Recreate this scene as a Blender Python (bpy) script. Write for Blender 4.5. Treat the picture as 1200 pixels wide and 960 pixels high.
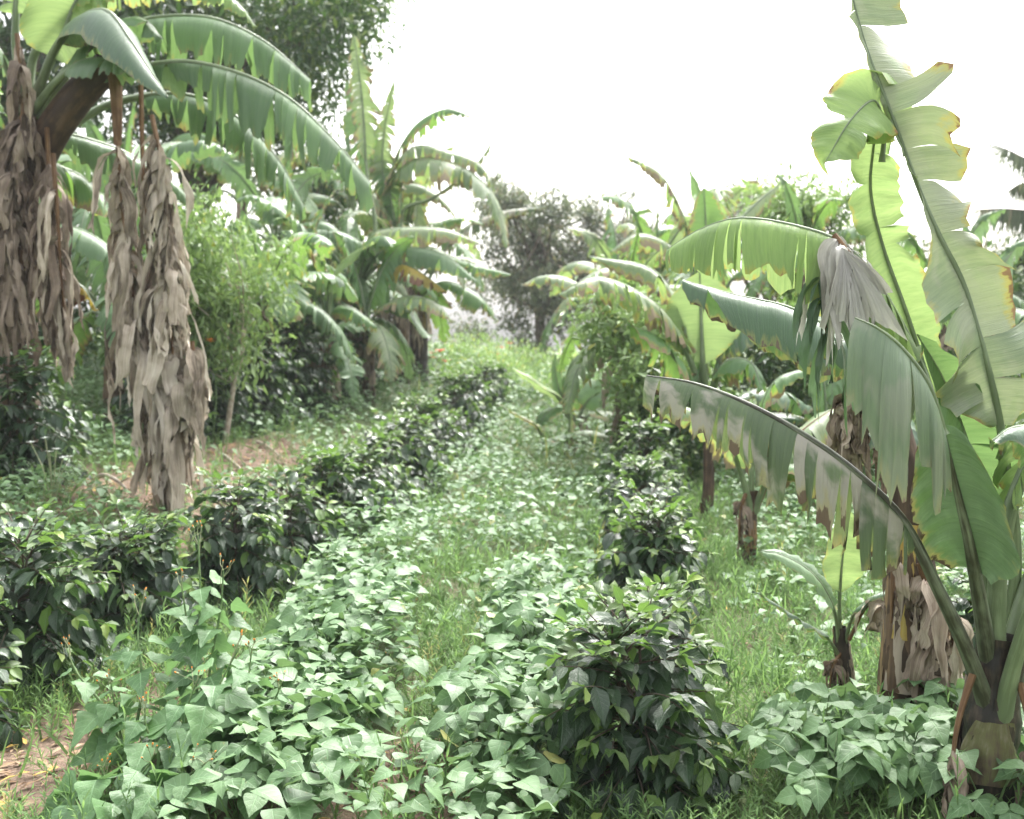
import bpy, math, random
import numpy as np
from math import radians, sin, cos, pi, tan, atan2, sqrt
S = bpy.context.scene
for o in list(bpy.data.objects): bpy.data.objects.remove(o)
C = S.collection
# ---------------------------------------------------------------- camera, sky, sun, exposure
F = 1333.0; CW, CH = 1200, 960; CAMZ = 1.6; PITCH = math.atan(80/F)
cam_d = bpy.data.cameras.new('camera'); cam = bpy.data.objects.new('camera', cam_d); C.objects.link(cam)
cam.location = (0, 0, CAMZ); cam.rotation_euler = (pi/2-PITCH, 0, 0)
cam_d.sensor_width = 36; cam_d.lens = 36*F/CW; cam_d.clip_start = 0.05; cam_d.clip_end = 5000
cam_d.dof.use_dof = True; cam_d.dof.focus_distance = 3.95; cam_d.dof.aperture_fstop = 3.4
S.camera = cam
SUN_EL, SUN_AZ = radians(54), radians(22)          # azimuth clockwise from +Y (ahead and to the right)
w = bpy.data.worlds.new('World'); S.world = w; w.use_nodes = True
nt = w.node_tree; nt.nodes.clear()
sky = nt.nodes.new('ShaderNodeTexSky'); sky.sky_type = 'NISHITA'; sky.sun_disc = False
sky.sun_elevation = SUN_EL; sky.sun_rotation = SUN_AZ; sky.air_density = 1.6; sky.dust_density = 6.0; sky.ozone_density = 1.0
hsv = nt.nodes.new('ShaderNodeHueSaturation'); hsv.inputs['Saturation'].default_value = 0.22   # overcast: cloud takes the blue out
bg = nt.nodes.new('ShaderNodeBackground'); bg.inputs['Strength'].default_value = 0.15
wo = nt.nodes.new('ShaderNodeOutputWorld')
nt.links.new(sky.outputs[0], hsv.inputs['Color']); nt.links.new(hsv.outputs[0], bg.inputs[0]); nt.links.new(bg.outputs[0], wo.inputs[0])
sd = bpy.data.lights.new('sun', 'SUN'); sd.energy = 1.5; sd.angle = radians(25); sd.color = (1, 0.985, 0.96)
so = bpy.data.objects.new('sun', sd); C.objects.link(so)
so.rotation_euler = (pi/2-SUN_EL, 0, pi-SUN_AZ)
S.view_settings.view_transform = 'Standard'; S.view_settings.look = 'None'
S.view_settings.exposure = 1.9; S.view_settings.gamma = 1.0; S.view_settings.use_curve_mapping = False
S.render.engine = 'CYCLES'
S.cycles.max_bounces = 8; S.cycles.diffuse_bounces = 3; S.cycles.glossy_bounces = 2; S.cycles.transmission_bounces = 4
S.cycles.transparent_max_bounces = 4; S.cycles.caustics_reflective = False; S.cycles.caustics_refractive = False
S.cycles.use_denoising = True
HAZE = 0.0010
# ---------------------------------------------------------------- small helpers
def V(*a): return np.array(a, dtype=float)
UP = V(0, 0, 1)
def nz(v):
    v = np.asarray(v, float); n = np.linalg.norm(v, axis=-1, keepdims=True); return v/np.maximum(n, 1e-9)
def ss(a, b, x):
    t = np.clip((np.asarray(x, float)-a)/(b-a), 0, 1); return t*t*(3-2*t)
def P(px, py, Y):
    """the place, Y metres ahead of the camera, that the photograph shows at pixel (px, py)"""
    dx, dz = (px-CW/2)/F, -(py-CH/2)/F
    cy, sy = cos(PITCH), sin(PITCH)
    ry, rz = cy+dz*sy, -sy+dz*cy
    return V(dx/ry*Y, Y, CAMZ+rz/ry*Y)
def rowL(y): return -2.1+0.105*(y-5)
def stripA(y): return -.74-.055*(np.minimum(y, 9)-4)
def rowR(y): return 0.45+0.115*(y-3.95)
def gz(x, y):
    x = np.asarray(x, float); y = np.asarray(y, float)
    z = 0.42*ss(0.45, 1.7, rowL(np.minimum(y, 30))-x)*ss(5.5, 8.5, y)+0.03*np.clip(-x-3.5, 0, 12)*ss(6, 9, y)
    z = z+0.75*ss(10, 26, y)
    z = z-5.5*ss(29, 75, y)+ss(90, 230, y)*(5.2-3.5*ss(-40, 40, x)+0.8*np.sin(x*0.031+1)) - ss(260, 900, y)*12
    z = z+(0.022*np.sin(3.1*x+1.3*y)+0.018*np.sin(1.7*x-4.3*y+2)+0.012*np.sin(7*x+5*y))*ss(60, 20, y)
    return z
def G(x, y, dz=0): return V(x, y, float(gz(x, y))+dz)

class MB:
    """collects quads; build() links them as ONE mesh object"""
    def __init__(s): s.v = []; s.f = []; s.u = []; s.r = []; s.n = 0; s.m = []
    def add(s, v, f, u=None, r=0.0, m=0):
        v = np.asarray(v, float).reshape(-1, 3); f = np.asarray(f, int).reshape(-1, 4)
        s.v.append(v); s.f.append(f+s.n); s.n += len(v)
        s.u.append(np.zeros((len(v), 2)) if u is None else np.asarray(u, float).reshape(-1, 2))
        s.r.append(np.broadcast_to(np.asarray(r, float), (len(v),)) if np.ndim(r) == 0 else np.asarray(r, float).reshape(-1))
        s.m.append(np.full(len(f), m))
    def grid(s, A, U=None, r=0.0, m=0):
        """A (n,k,3) grid of points"""
        n, k = A.shape[:2]; i = np.arange((n-1)*(k-1)); a = (i//(k-1))*k+i % (k-1)
        f = np.stack([a, a+1, a+k+1, a+k], 1)
        if U is None:
            uu, vv = np.meshgrid(np.linspace(0, 1, k), np.linspace(0, 1, n)); U = np.stack([uu, vv], -1)
        s.add(A, f, U, r, m)
    def tube(s, pts, rad, k=8, r=0.0, m=0, ridge=0.0, seed=0):
        pts = np.asarray(pts, float); n = len(pts); rad = np.broadcast_to(rad, (n,)).astype(float)
        T = nz(np.gradient(pts, axis=0)); ref = V(1, 0.13, 0.07) if abs(T[0][0]) < 0.9 else V(0, 1, 0.1)
        A = np.zeros((n, k+1, 3)); N = nz(np.cross(T[0], ref)); L = np.concatenate([[0], np.cumsum(np.linalg.norm(np.diff(pts, axis=0), axis=1))])
        th = np.linspace(0, 2*pi, k+1); rs = np.random.RandomState(seed); rr = 1+ridge*np.append(rs.randn(k), 0); rr[-1] = rr[0]
        U = np.zeros((n, k+1, 2))
        for i in range(n):
            N = nz(N-T[i]*np.dot(N, T[i])); B = np.cross(T[i], N)
            A[i] = pts[i]+(np.cos(th)*rr)[:, None]*N*rad[i]+(np.sin(th)*rr)[:, None]*B*rad[i]
            U[i, :, 0] = th/(2*pi); U[i, :, 1] = L[i]
        s.grid(A, U, r, m)
    def mesh(s, name, mats):
        v = np.concatenate(s.v); f = np.concatenate(s.f); u = np.concatenate(s.u); r = np.concatenate(s.r)
        me = bpy.data.meshes.new(name); nf = len(f)
        me.vertices.add(len(v)); me.vertices.foreach_set('co', v.astype(np.float32).ravel())
        me.loops.add(nf*4); me.loops.foreach_set('vertex_index', f.astype(np.int32).ravel())
        me.polygons.add(nf); me.polygons.foreach_set('loop_start', np.arange(0, nf*4, 4, dtype=np.int32))
        me.polygons.foreach_set('use_smooth', np.ones(nf, bool))
        if not isinstance(mats, (list, tuple)): mats = [mats]
        for m in mats: me.materials.append(m)
        me.polygons.foreach_set('material_index', np.concatenate(s.m).astype(np.int32))
        uv = me.uv_layers.new(name='UVMap'); uv.data.foreach_set('uv', u[f.ravel()].astype(np.float32).ravel())
        at = me.attributes.new('rnd', 'FLOAT', 'POINT'); at.data.foreach_set('value', r.astype(np.float32))
        me.update(calc_edges=True); return me
    def build(s, name, mats, parent=None, **k):
        return link(name, s.mesh(name, mats), parent, **k)
def link(name, data, parent=None, label=None, cat=None, group=None, kind=None):
    o = bpy.data.objects.new(name, data); C.objects.link(o)
    if parent is not None: o.parent = parent
    if label: o['label'] = label
    if cat: o['category'] = cat
    if group: o['group'] = group
    if kind: o['kind'] = kind
    return o
def thing(name, loc, label, cat, group=None):
    o = link(name, None, None, label, cat, group); o.location = tuple(loc); o.empty_display_size = 0.1; return o

def curve(pts, n):
    """smooth curve through points, resampled evenly"""
    p = np.asarray(pts, float); q = np.vstack([2*p[0]-p[1], p, 2*p[-1]-p[-2]]); out = []
    for i in range(1, len(q)-2):
        t = np.linspace(0, 1, 12, endpoint=False)[:, None]
        a, b, c, d = q[i-1], q[i], q[i+1], q[i+2]
        out.append(0.5*((2*b)+(-a+c)*t+(2*a-5*b+4*c-d)*t*t+(-a+3*b-3*c+d)*t**3))
    out = np.vstack(out+[p[-1:]]); L = np.concatenate([[0], np.cumsum(np.linalg.norm(np.diff(out, axis=0), axis=1))])
    s = np.linspace(0, L[-1], n)
    return np.stack([np.interp(s, L, out[:, k]) for k in range(3)], 1), L[-1]
# ---------------------------------------------------------------- materials
class NB:
    def __init__(s, name):
        s.m = bpy.data.materials.new(name); s.m.use_nodes = True; s.t = s.m.node_tree; s.t.nodes.clear()
    def n(s, typ, **k):
        nd = s.t.nodes.new('ShaderNode'+typ)
        for a, b in k.items():
            if a.startswith('i_'):
                key = a[2:].replace('_', ' ')
                s.set(nd.inputs[key], b)
            elif a.startswith('j'): s.set(nd.inputs[int(a[1:])], b)
            else: setattr(nd, a, b)
        return nd
    def set(s, inp, b):
        if hasattr(b, 'is_output'): s.t.links.new(b, inp)
        elif isinstance(b, tuple) and len(b) == 3 and inp.type == 'RGBA': inp.default_value = (*b, 1)
        else: inp.default_value = b
    def math(s, op, a, b=0.0, clamp=False): return s.n('Math', operation=op, use_clamp=clamp, j0=a, j1=b).outputs[0]
    def mix(s, f, a, b, mode='MIX'):
        nd = s.n('Mix', data_type='RGBA', blend_type=mode); s.set(nd.inputs[0], f); s.set(nd.inputs[6], a); s.set(nd.inputs[7], b); return nd.outputs[2]
    def ramp(s, f, stops):
        nd = s.n('ValToRGB'); s.set(nd.inputs[0], f); e = nd.color_ramp.elements
        e[0].position, e[1].position = stops[0][0], stops[-1][0]; e[0].color = (*stops[0][1], 1); e[1].color = (*stops[-1][1], 1)
        for p, c in stops[1:-1]: x = e.new(p); x.color = (*c, 1)
        return nd.outputs[0]
    def smooth(s, x, a, b): return s.n('MapRange', interpolation_type='SMOOTHSTEP', j0=x, j1=a, j2=b).outputs[0]
    def out(s, sh): s.t.links.new(sh, s.n('OutputMaterial').inputs[0]); return s.m
def leaf_mat(name, dark, light, trans, rough=0.42, tf=0.28, odd=(0.30, 0.30, 0.04), odd_p=0.04, veins=9, under=None, bump=0.25, spec=0.5, spots=0.0):
    b = NB(name)
    rnd = b.math('FRACT', b.math('ADD', b.n('Attribute', attribute_name='rnd').outputs['Fac'], b.n('ObjectInfo').outputs['Random']))
    uv = b.n('UVMap').outputs[0]; sep = b.n('SeparateXYZ', j0=uv)
    au = b.math('ABSOLUTE', b.math('SUBTRACT', sep.outputs[0], 0.5))
    col = b.mix(rnd, dark, light)
    col = b.mix(b.math('GREATER_THAN', rnd, 1-odd_p), col, odd)
    r2 = b.math('FRACT', b.math('MULTIPLY', rnd, 17.31))
    tc = b.n('TexCoord').outputs['Object']
    no = b.n('TexNoise', i_Vector=tc, i_Scale=28.0, i_Detail=3.0).outputs[0]
    col = b.mix(1.0, col, b.ramp(b.math('ADD', b.math('MULTIPLY', r2, 0.5), b.math('MULTIPLY', no, 0.5)), [(0.1, (0.62, 0.66, 0.6)), (0.9, (1.35, 1.3, 1.2))]), 'MULTIPLY')
    vein = b.math('SINE', b.math('MULTIPLY', b.math('SUBTRACT', sep.outputs[1], b.math('MULTIPLY', au, 0.55)), veins*6.283))
    vein = b.smooth(vein, 0.55, 1.0)
    rib = b.smooth(au, 0.045, 0.0)
    vv = b.math('MAXIMUM', b.math('MULTIPLY', vein, 0.35), rib)
    col = b.mix(b.math('MULTIPLY', vv, 0.45), col, tuple(min(1, c*1.8+0.03) for c in light))
    if spots:
        sp = b.smooth(b.n('TexNoise', i_Vector=tc, i_Scale=60.0, i_Detail=1.0).outputs[0], 0.68, 0.74)
        col = b.mix(b.math('MULTIPLY', sp, spots), col, (0.28, 0.22, 0.08))
    bf = b.n('NewGeometry').outputs['Backfacing']
    if under: col = b.mix(b.math('MULTIPLY', bf, 0.7), col, under)
    bp = b.n('Bump', i_Strength=bump, i_Distance=0.004, i_Height=b.math('SUBTRACT', no, vv)).outputs[0]
    rg = b.math('ADD', b.math('MULTIPLY', r2, 0.12), rough-0.04)
    pr = b.n('BsdfPrincipled', i_Base_Color=col, i_Roughness=rg, i_Normal=bp); pr.inputs['Specular IOR Level'].default_value = spec
    tr = b.n('BsdfTranslucent', i_Color=b.mix(0.5, trans, b.mix(1.0, col, (2.2, 2.2, 1.6), 'MULTIPLY')))
    return b.out(b.n('MixShader', j0=tf, j1=pr.outputs[0], j2=tr.outputs[0]).outputs[0])
def banana_mat(name, top, under, trans, tf=0.35, dry=0.25, drycol=(0.28, 0.2, 0.11), yellow=0.15, rough=0.4, grey=0.0, spec=0.5):
    b = NB(name)
    rnd = b.n('Attribute', attribute_name='rnd').outputs['Fac']
    uv = b.n('UVMap').outputs[0]; sep = b.n('SeparateXYZ', j0=uv); u, v = sep.outputs[0], sep.outputs[1]   # u metres along the rib, v out to the margin
    oi = b.n('ObjectInfo').outputs['Random']
    vec = b.n('CombineXYZ', j0=b.math('MULTIPLY', u, 90.0), j1=b.math('MULTIPLY', v, 1.3), j2=b.math('MULTIPLY', oi, 37.0)).outputs[0]
    fine = b.n('TexNoise', i_Vector=vec, i_Scale=1.0, i_Detail=3.0, i_Roughness=0.65).outputs[0]
    fv = b.n('TexNoise', i_Vector=b.n('CombineXYZ', j0=b.math('MULTIPLY', u, 420.0), j1=b.math('MULTIPLY', v, 1.0), j2=oi).outputs[0], i_Scale=1.0, i_Detail=1.0).outputs[0]
    vec2 = b.n('CombineXYZ', j0=b.math('MULTIPLY', u, 7.0), j1=b.math('MULTIPLY', v, 2.2), j2=b.math('MULTIPLY', oi, 91.0)).outputs[0]
    big = b.n('TexNoise', i_Vector=vec2, i_Scale=1.0, i_Detail=4.0).outputs[0]
    col = b.mix(b.smooth(big, 0.35, 0.65), top, tuple(c*1.35+0.01 for c in top))
    bf = b.n('NewGeometry').outputs['Backfacing']
    col = b.mix(bf, col, under)
    col = b.mix(1.0, col, b.ramp(b.math('ADD', b.math('ADD', b.math('MULTIPLY', fine, 0.45), b.math('MULTIPLY', fv, 0.2)), b.math('MULTIPLY', rnd, 0.4)), [(0.25, (0.6, 0.64, 0.62)), (0.75, (1.4, 1.35, 1.25))]), 'MULTIPLY')
    if grey: col = b.mix(b.math('MULTIPLY', b.smooth(b.math('ADD', big, b.math('MULTIPLY', b.math('SUBTRACT', rnd, 0.5), 0.3)), 0.42, 0.6), grey), col, (0.36, 0.33, 0.28))
    # brown scorched margin, yellow band inside it, streaks that run with the veins
    vec3 = b.n('CombineXYZ', j0=b.math('MULTIPLY', u, 26.0), j1=b.math('MULTIPLY', v, 2.0), j2=b.math('ADD', b.math('MULTIPLY', oi, 50.0), b.math('MULTIPLY', rnd, 3.0))).outputs[0]
    nb = b.n('TexNoise', i_Vector=vec3, i_Scale=1.0, i_Detail=4.0, i_Roughness=0.6).outputs[0]
    e = b.math('ADD', v, b.math('MULTIPLY', b.math('SUBTRACT', nb, 0.5), 1.1))
    e = b.math('ADD', e, b.math('MULTIPLY', b.math('SUBTRACT', rnd, 0.5), dry))
    ye = b.smooth(e, 1.13-dry*0.62-0.16, 1.2-dry*0.62)
    br = b.smooth(e, 1.17-dry*0.62, 1.24-dry*0.62)
    col = b.mix(b.math('MULTIPLY', ye, min(1, yellow*3)), col, (0.36, 0.33, 0.07))
    col = b.mix(br, col, drycol)
    col = b.mix(b.math('MULTIPLY', b.smooth(nb, 0.70, 0.8), dry), col, tuple(c*0.25 for c in drycol))
    bp = b.n('Bump', i_Strength=0.6, i_Distance=0.006, i_Height=b.math('ADD', b.math('ADD', fine, b.math('MULTIPLY', fv, 0.5)), b.math('MULTIPLY', big, 0.8))).outputs[0]
    pr = b.n('BsdfPrincipled', i_Base_Color=col, i_Roughness=b.math('ADD', rough, b.math('MULTIPLY', br, 0.25)), i_Normal=bp); pr.inputs['Specular IOR Level'].default_value = spec
    tr = b.n('BsdfTranslucent', i_Color=b.mix(br, b.mix(ye, b.mix(1.0, trans, b.ramp(fine, [(0.3, (0.8, 0.85, 0.8)), (0.7, (1.15, 1.1, 1.1))]), 'MULTIPLY'), (0.5, 0.44, 0.12)), drycol))
    f = b.math('MULTIPLY', b.math('SUBTRACT', 1.0, b.math('MULTIPLY', br, 0.7)), tf)
    return b.out(b.n('MixShader', j0=f, j1=pr.outputs[0], j2=tr.outputs[0]).outputs[0])
def streak_mat(name, cols, su=30.0, sv=1.5, rough=0.8, bump=0.6, tf=0.0, dist=0.01, zs=1.0, spec=0.3):
    """fibrous dry or fleshy plant skin, streaks run along v (metres)"""
    b = NB(name)
    rnd = b.n('Attribute', attribute_name='rnd').outputs['Fac']; oi = b.n('ObjectInfo').outputs['Random']
    sep = b.n('SeparateXYZ', j0=b.n('UVMap').outputs[0])
    vec = b.n('CombineXYZ', j0=b.math('MULTIPLY', sep.outputs[0], su), j1=b.math('MULTIPLY', sep.outputs[1], sv), j2=b.math('ADD', b.math('MULTIPLY', oi, 31.0), b.math('MULTIPLY', rnd, 9.0))).outputs[0]
    n1 = b.n('TexNoise', i_Vector=vec, i_Scale=1.0, i_Detail=5.0, i_Roughness=0.65).outputs[0]
    n2 = b.n('TexNoise', i_Vector=b.n('TexCoord').outputs['Object'], i_Scale=9.0*zs, i_Detail=4.0).outputs[0]
    f = b.math('ADD', b.math('MULTIPLY', n1, 0.6), b.math('ADD', b.math('MULTIPLY', n2, 0.4), b.math('MULTIPLY', b.math('SUBTRACT', rnd, 0.5), 0.34)))
    k = len(cols); col = b.ramp(f, [(0.3+0.4*i/(k-1), c) for i, c in enumerate(cols)])
    bp = b.n('Bump', i_Strength=bump, i_Distance=dist, i_Height=n1).outputs[0]
    pr = b.n('BsdfPrincipled', i_Base_Color=col, i_Roughness=rough, i_Normal=bp); pr.inputs['Specular IOR Level'].default_value = spec
    if not tf: return b.out(pr.outputs[0])
    tr = b.n('BsdfTranslucent', i_Color=col)
    return b.out(b.n('MixShader', j0=tf, j1=pr.outputs[0], j2=tr.outputs[0]).outputs[0])
def plain_mat(name, a, c, scale=20.0, rough=0.7, tf=0.0):
    b = NB(name); n = b.n('TexNoise', i_Vector=b.n('TexCoord').outputs['Object'], i_Scale=scale, i_Detail=4.0).outputs[0]
    col = b.mix(b.smooth(n, 0.35, 0.65), a, c)
    pr = b.n('BsdfPrincipled', i_Base_Color=col, i_Roughness=rough, i_Normal=b.n('Bump', i_Strength=0.4, i_Distance=0.01, i_Height=n).outputs[0])
    if not tf: return b.out(pr.outputs[0])
    return b.out(b.n('MixShader', j0=tf, j1=pr.outputs[0], j2=b.n('BsdfTranslucent', i_Color=col).outputs[0]).outputs[0])

M = {}
M['coffee'] = leaf_mat('coffee_leaf', (0.018, 0.042, 0.02), (0.035, 0.075, 0.028), (0.10, 0.22, 0.04), rough=0.3, tf=0.12, odd=(0.13, 0.24, 0.04), odd_p=0.08, veins=8, under=(0.06, 0.11, 0.05), bump=0.6, spec=0.6)
M['coffee_new'] = leaf_mat('young_coffee_leaf', (0.05, 0.10, 0.03), (0.12, 0.19, 0.05), (0.22, 0.42, 0.06), rough=0.34, tf=0.25, odd=(0.2, 0.28, 0.06), odd_p=0.1, veins=8, under=(0.10, 0.17, 0.06), bump=0.5)
M['bean'] = leaf_mat('bean_leaf', (0.07, 0.145, 0.055), (0.125, 0.215, 0.10), (0.2, 0.36, 0.12), rough=0.5, tf=0.2, odd=(0.30, 0.30, 0.09), odd_p=0.006, veins=5, under=(0.13, 0.2, 0.1), bump=0.35, spots=0.3, spec=0.45)
M['weed'] = leaf_mat('weed_leaf', (0.08, 0.155, 0.055), (0.16, 0.255, 0.10), (0.25, 0.40, 0.14), rough=0.65, spec=0.25, tf=0.35, odd=(0.34, 0.3, 0.13), odd_p=0.025, veins=4, bump=0.1)
M['sow'] = leaf_mat('tall_weed_leaf', (0.07, 0.15, 0.06), (0.11, 0.21, 0.085), (0.2, 0.4, 0.1), rough=0.45, tf=0.25, odd_p=0.0, veins=6, under=(0.14, 0.22, 0.13), bump=0.4, spots=0.15)
M['shrub'] = leaf_mat('shrub_leaf', (0.10, 0.17, 0.06), (0.20, 0.29, 0.11), (0.28, 0.42, 0.13), rough=0.5, tf=0.28, odd_p=0.03, veins=4, bump=0.1)
M['tree'] = leaf_mat('tree_leaf', (0.018, 0.045, 0.016), (0.05, 0.10, 0.03), (0.12, 0.25, 0.04), rough=0.5, tf=0.25, odd=(0.12, 0.16, 0.04), odd_p=0.2, veins=4, bump=0.1)
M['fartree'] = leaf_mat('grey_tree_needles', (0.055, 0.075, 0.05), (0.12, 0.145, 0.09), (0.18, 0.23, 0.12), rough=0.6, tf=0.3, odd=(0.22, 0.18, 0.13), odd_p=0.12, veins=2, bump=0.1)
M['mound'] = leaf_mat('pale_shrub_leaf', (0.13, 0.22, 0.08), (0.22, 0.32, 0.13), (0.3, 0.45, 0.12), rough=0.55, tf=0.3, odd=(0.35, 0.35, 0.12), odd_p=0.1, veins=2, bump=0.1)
M['litter'] = leaf_mat('dry_litter_leaf', (0.20, 0.12, 0.07), (0.38, 0.27, 0.18), (0.3, 0.2, 0.1), rough=0.8, tf=0.1, odd=(0.45, 0.3, 0.08), odd_p=0.15, veins=4, bump=0.3)
M['ban_green'] = banana_mat('banana_leaf_green', (0.12, 0.18, 0.11), (0.11, 0.19, 0.09), (0.25, 0.42, 0.13), tf=0.24, dry=0.15, yellow=0.04)
M['ban_bright'] = banana_mat('banana_leaf_young', (0.17, 0.27, 0.09), (0.19, 0.29, 0.10), (0.34, 0.47, 0.17), tf=0.38, dry=0.12, yellow=0.3, drycol=(0.3, 0.18, 0.07))
M['ban_twist'] = banana_mat('banana_leaf_tall', (0.22, 0.27, 0.18), (0.22, 0.28, 0.17), (0.33, 0.4, 0.2), tf=0.2, dry=0.22, yellow=0.25, drycol=(0.33, 0.2, 0.1), grey=0.35, rough=0.45)
M['ban_grey'] = banana_mat('banana_leaf_grey_sheet', (0.37, 0.40, 0.35), (0.13, 0.19, 0.11), (0.22, 0.3, 0.15), tf=0.12, dry=0.2, drycol=(0.2, 0.13, 0.09), yellow=0.05, grey=0.3, rough=0.38, spec=0.7)
M['ban_worn'] = banana_mat('banana_leaf_weathered', (0.17, 0.195, 0.15), (0.09, 0.13, 0.065), (0.25, 0.38, 0.10), tf=0.15, dry=0.42, drycol=(0.13, 0.09, 0.055), yellow=0.12, grey=1.0, rough=0.45)
M['ban_waxy'] = banana_mat('banana_leaf_waxy', (0.13, 0.20, 0.12), (0.05, 0.11, 0.045), (0.14, 0.28, 0.07), tf=0.15, dry=0.3, drycol=(0.12, 0.08, 0.05), yellow=0.12, rough=0.36, spec=0.8)
M['ban_far'] = banana_mat('banana_leaf_mid_green', (0.075, 0.16, 0.055), (0.11, 0.2, 0.085), (0.26, 0.45, 0.09), tf=0.3, dry=0.35, yellow=0.2)
M['ban_pale'] = banana_mat('banana_leaf_pale_frayed', (0.15, 0.22, 0.11), (0.18, 0.25, 0.13), (0.35, 0.5, 0.15), tf=0.3, dry=0.5, yellow=0.25, grey=0.35, drycol=(0.27, 0.21, 0.13))
M['ban_yellow'] = banana_mat('banana_leaf_yellowing', (0.35, 0.28, 0.03), (0.3, 0.22, 0.03), (0.6, 0.45, 0.05), tf=0.35, dry=0.8, yellow=0.3, drycol=(0.15, 0.07, 0.035))
M['dead'] = streak_mat('dead_banana_leaf', [(0.14, 0.11, 0.08), (0.46, 0.385, 0.30), (0.68, 0.61, 0.51)], su=14, sv=2.5, rough=0.75, tf=0.15, bump=0.7)
M['dead_dark'] = streak_mat('dead_banana_leaf_brown', [(0.09, 0.065, 0.048), (0.25, 0.19, 0.145), (0.45, 0.37, 0.295)], su=14, sv=2.5, rough=0.75, tf=0.12, bump=0.7)
M['dead_grey'] = streak_mat('dried_leaf_fan', [(0.25, 0.24, 0.20), (0.52, 0.5, 0.45), (0.7, 0.68, 0.62)], su=8, sv=2.5, rough=0.5, tf=0.15, bump=0.6)
M['stem_dark'] = streak_mat('banana_trunk_dark', [(0.02, 0.015, 0.012), (0.06, 0.042, 0.032), (0.16, 0.12, 0.09), (0.22, 0.24, 0.10)], su=9, sv=3.0, rough=0.5, bump=0.5, spec=0.4)
M['stem_mottled'] = streak_mat('banana_trunk_mottled', [(0.012, 0.01, 0.008), (0.05, 0.035, 0.025), (0.10, 0.075, 0.05), (0.12, 0.12, 0.05), (0.2, 0.17, 0.12)], su=14, sv=5.0, rough=0.45, bump=0.8, spec=0.4, zs=2.2)
M['stem_brown'] = streak_mat('banana_trunk_brown', [(0.05, 0.032, 0.022), (0.14, 0.09, 0.055), (0.28, 0.19, 0.10)], su=12, sv=2.0, rough=0.75, bump=0.6)
M['stem_yellow'] = streak_mat('sheath_orange', [(0.15, 0.08, 0.02), (0.38, 0.24, 0.05), (0.45, 0.36, 0.12)], su=12, sv=2.0, rough=0.6, bump=0.4)
M['petiole'] = streak_mat('leaf_stalk_green', [(0.12, 0.16, 0.08), (0.24, 0.30, 0.17), (0.36, 0.40, 0.27)], su=9, sv=3.5, rough=0.42, bump=0.2, spec=0.5)
M['petiole_dark'] = streak_mat('leaf_stalk_mottled', [(0.035, 0.035, 0.02), (0.20, 0.24, 0.15), (0.46, 0.49, 0.40)], su=7, sv=4.0, rough=0.4, bump=0.3, spec=0.5)
M['petiole_brown'] = streak_mat('leaf_stalk_dry', [(0.13, 0.07, 0.035), (0.28, 0.17, 0.09), (0.4, 0.28, 0.17)], su=9, sv=3.0, rough=0.7, bump=0.4)
M['wood'] = streak_mat('shrub_wood', [(0.09, 0.07, 0.05), (0.2, 0.16, 0.12), (0.32, 0.27, 0.21)], su=12, sv=6.0, rough=0.85, bump=0.6)
M['stalk'] = plain_mat('green_stalk', (0.08, 0.15, 0.05), (0.16, 0.24, 0.09), 40, 0.6)
M['stalk_pale'] = plain_mat('pale_stalk', (0.2, 0.25, 0.12), (0.32, 0.32, 0.18), 40, 0.6)
M['white'] = plain_mat('white_petal', (0.75, 0.75, 0.72), (0.85, 0.85, 0.8), 60, 0.6, 0.2)
M['orange'] = plain_mat('orange_petal', (0.75, 0.22, 0.02), (0.8, 0.35, 0.04), 60, 0.6, 0.2)
M['red'] = plain_mat('red_petal', (0.7, 0.05, 0.03), (0.8, 0.12, 0.08), 60, 0.6, 0.2)
M['bare'] = plain_mat('bare_branch', (0.32, 0.26, 0.2), (0.5, 0.44, 0.36), 25, 0.8)

def ground_mat():
    b = NB('field_soil'); tc = b.n('TexCoord').outputs['Object']
    n1 = b.n('TexNoise', i_Vector=tc, i_Scale=1.1, i_Detail=5.0).outputs[0]
    n2 = b.n('TexNoise', i_Vector=tc, i_Scale=24.0, i_Detail=8.0, i_Roughness=0.7).outputs[0]
    n3 = b.n('TexNoise', i_Vector=tc, i_Scale=110.0, i_Detail=4.0).outputs[0]
    soil = b.ramp(n2, [(0.3, (0.10, 0.06, 0.042)), (0.55, (0.215, 0.145, 0.10)), (0.75, (0.32, 0.235, 0.17))])
    green = b.ramp(n3, [(0.3, (0.06, 0.09, 0.03)), (0.7, (0.16, 0.21, 0.075))])
    bare = b.n('Attribute', attribute_name='bare').outputs['Fac']
    f = b.smooth(b.math('ADD', b.math('MULTIPLY', n1, 0.5), b.math('ADD', b.math('MULTIPLY', n2, 0.35), b.math('MULTIPLY', bare, -0.7))), 0.25, 0.45)
    col = b.mix(f, soil, green)
    y = b.n('SeparateXYZ', j0=tc).outputs[1]
    far = b.ramp(b.n('TexNoise', i_Vector=tc, i_Scale=0.12, i_Detail=6.0).outputs[0], [(0.35, (0.10, 0.16, 0.06)), (0.65, (0.22, 0.27, 0.12))])
    col = b.mix(b.smooth(y, 30.0, 60.0), col, far)
    bp = b.n('Bump', i_Strength=0.8, i_Distance=0.04, i_Height=b.math('ADD', n2, b.math('MULTIPLY', n3, 0.4))).outputs[0]
    return b.out(b.n('BsdfPrincipled', i_Base_Color=col, i_Roughness=0.9, i_Normal=bp).outputs[0])
M['ground'] = ground_mat()
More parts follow.
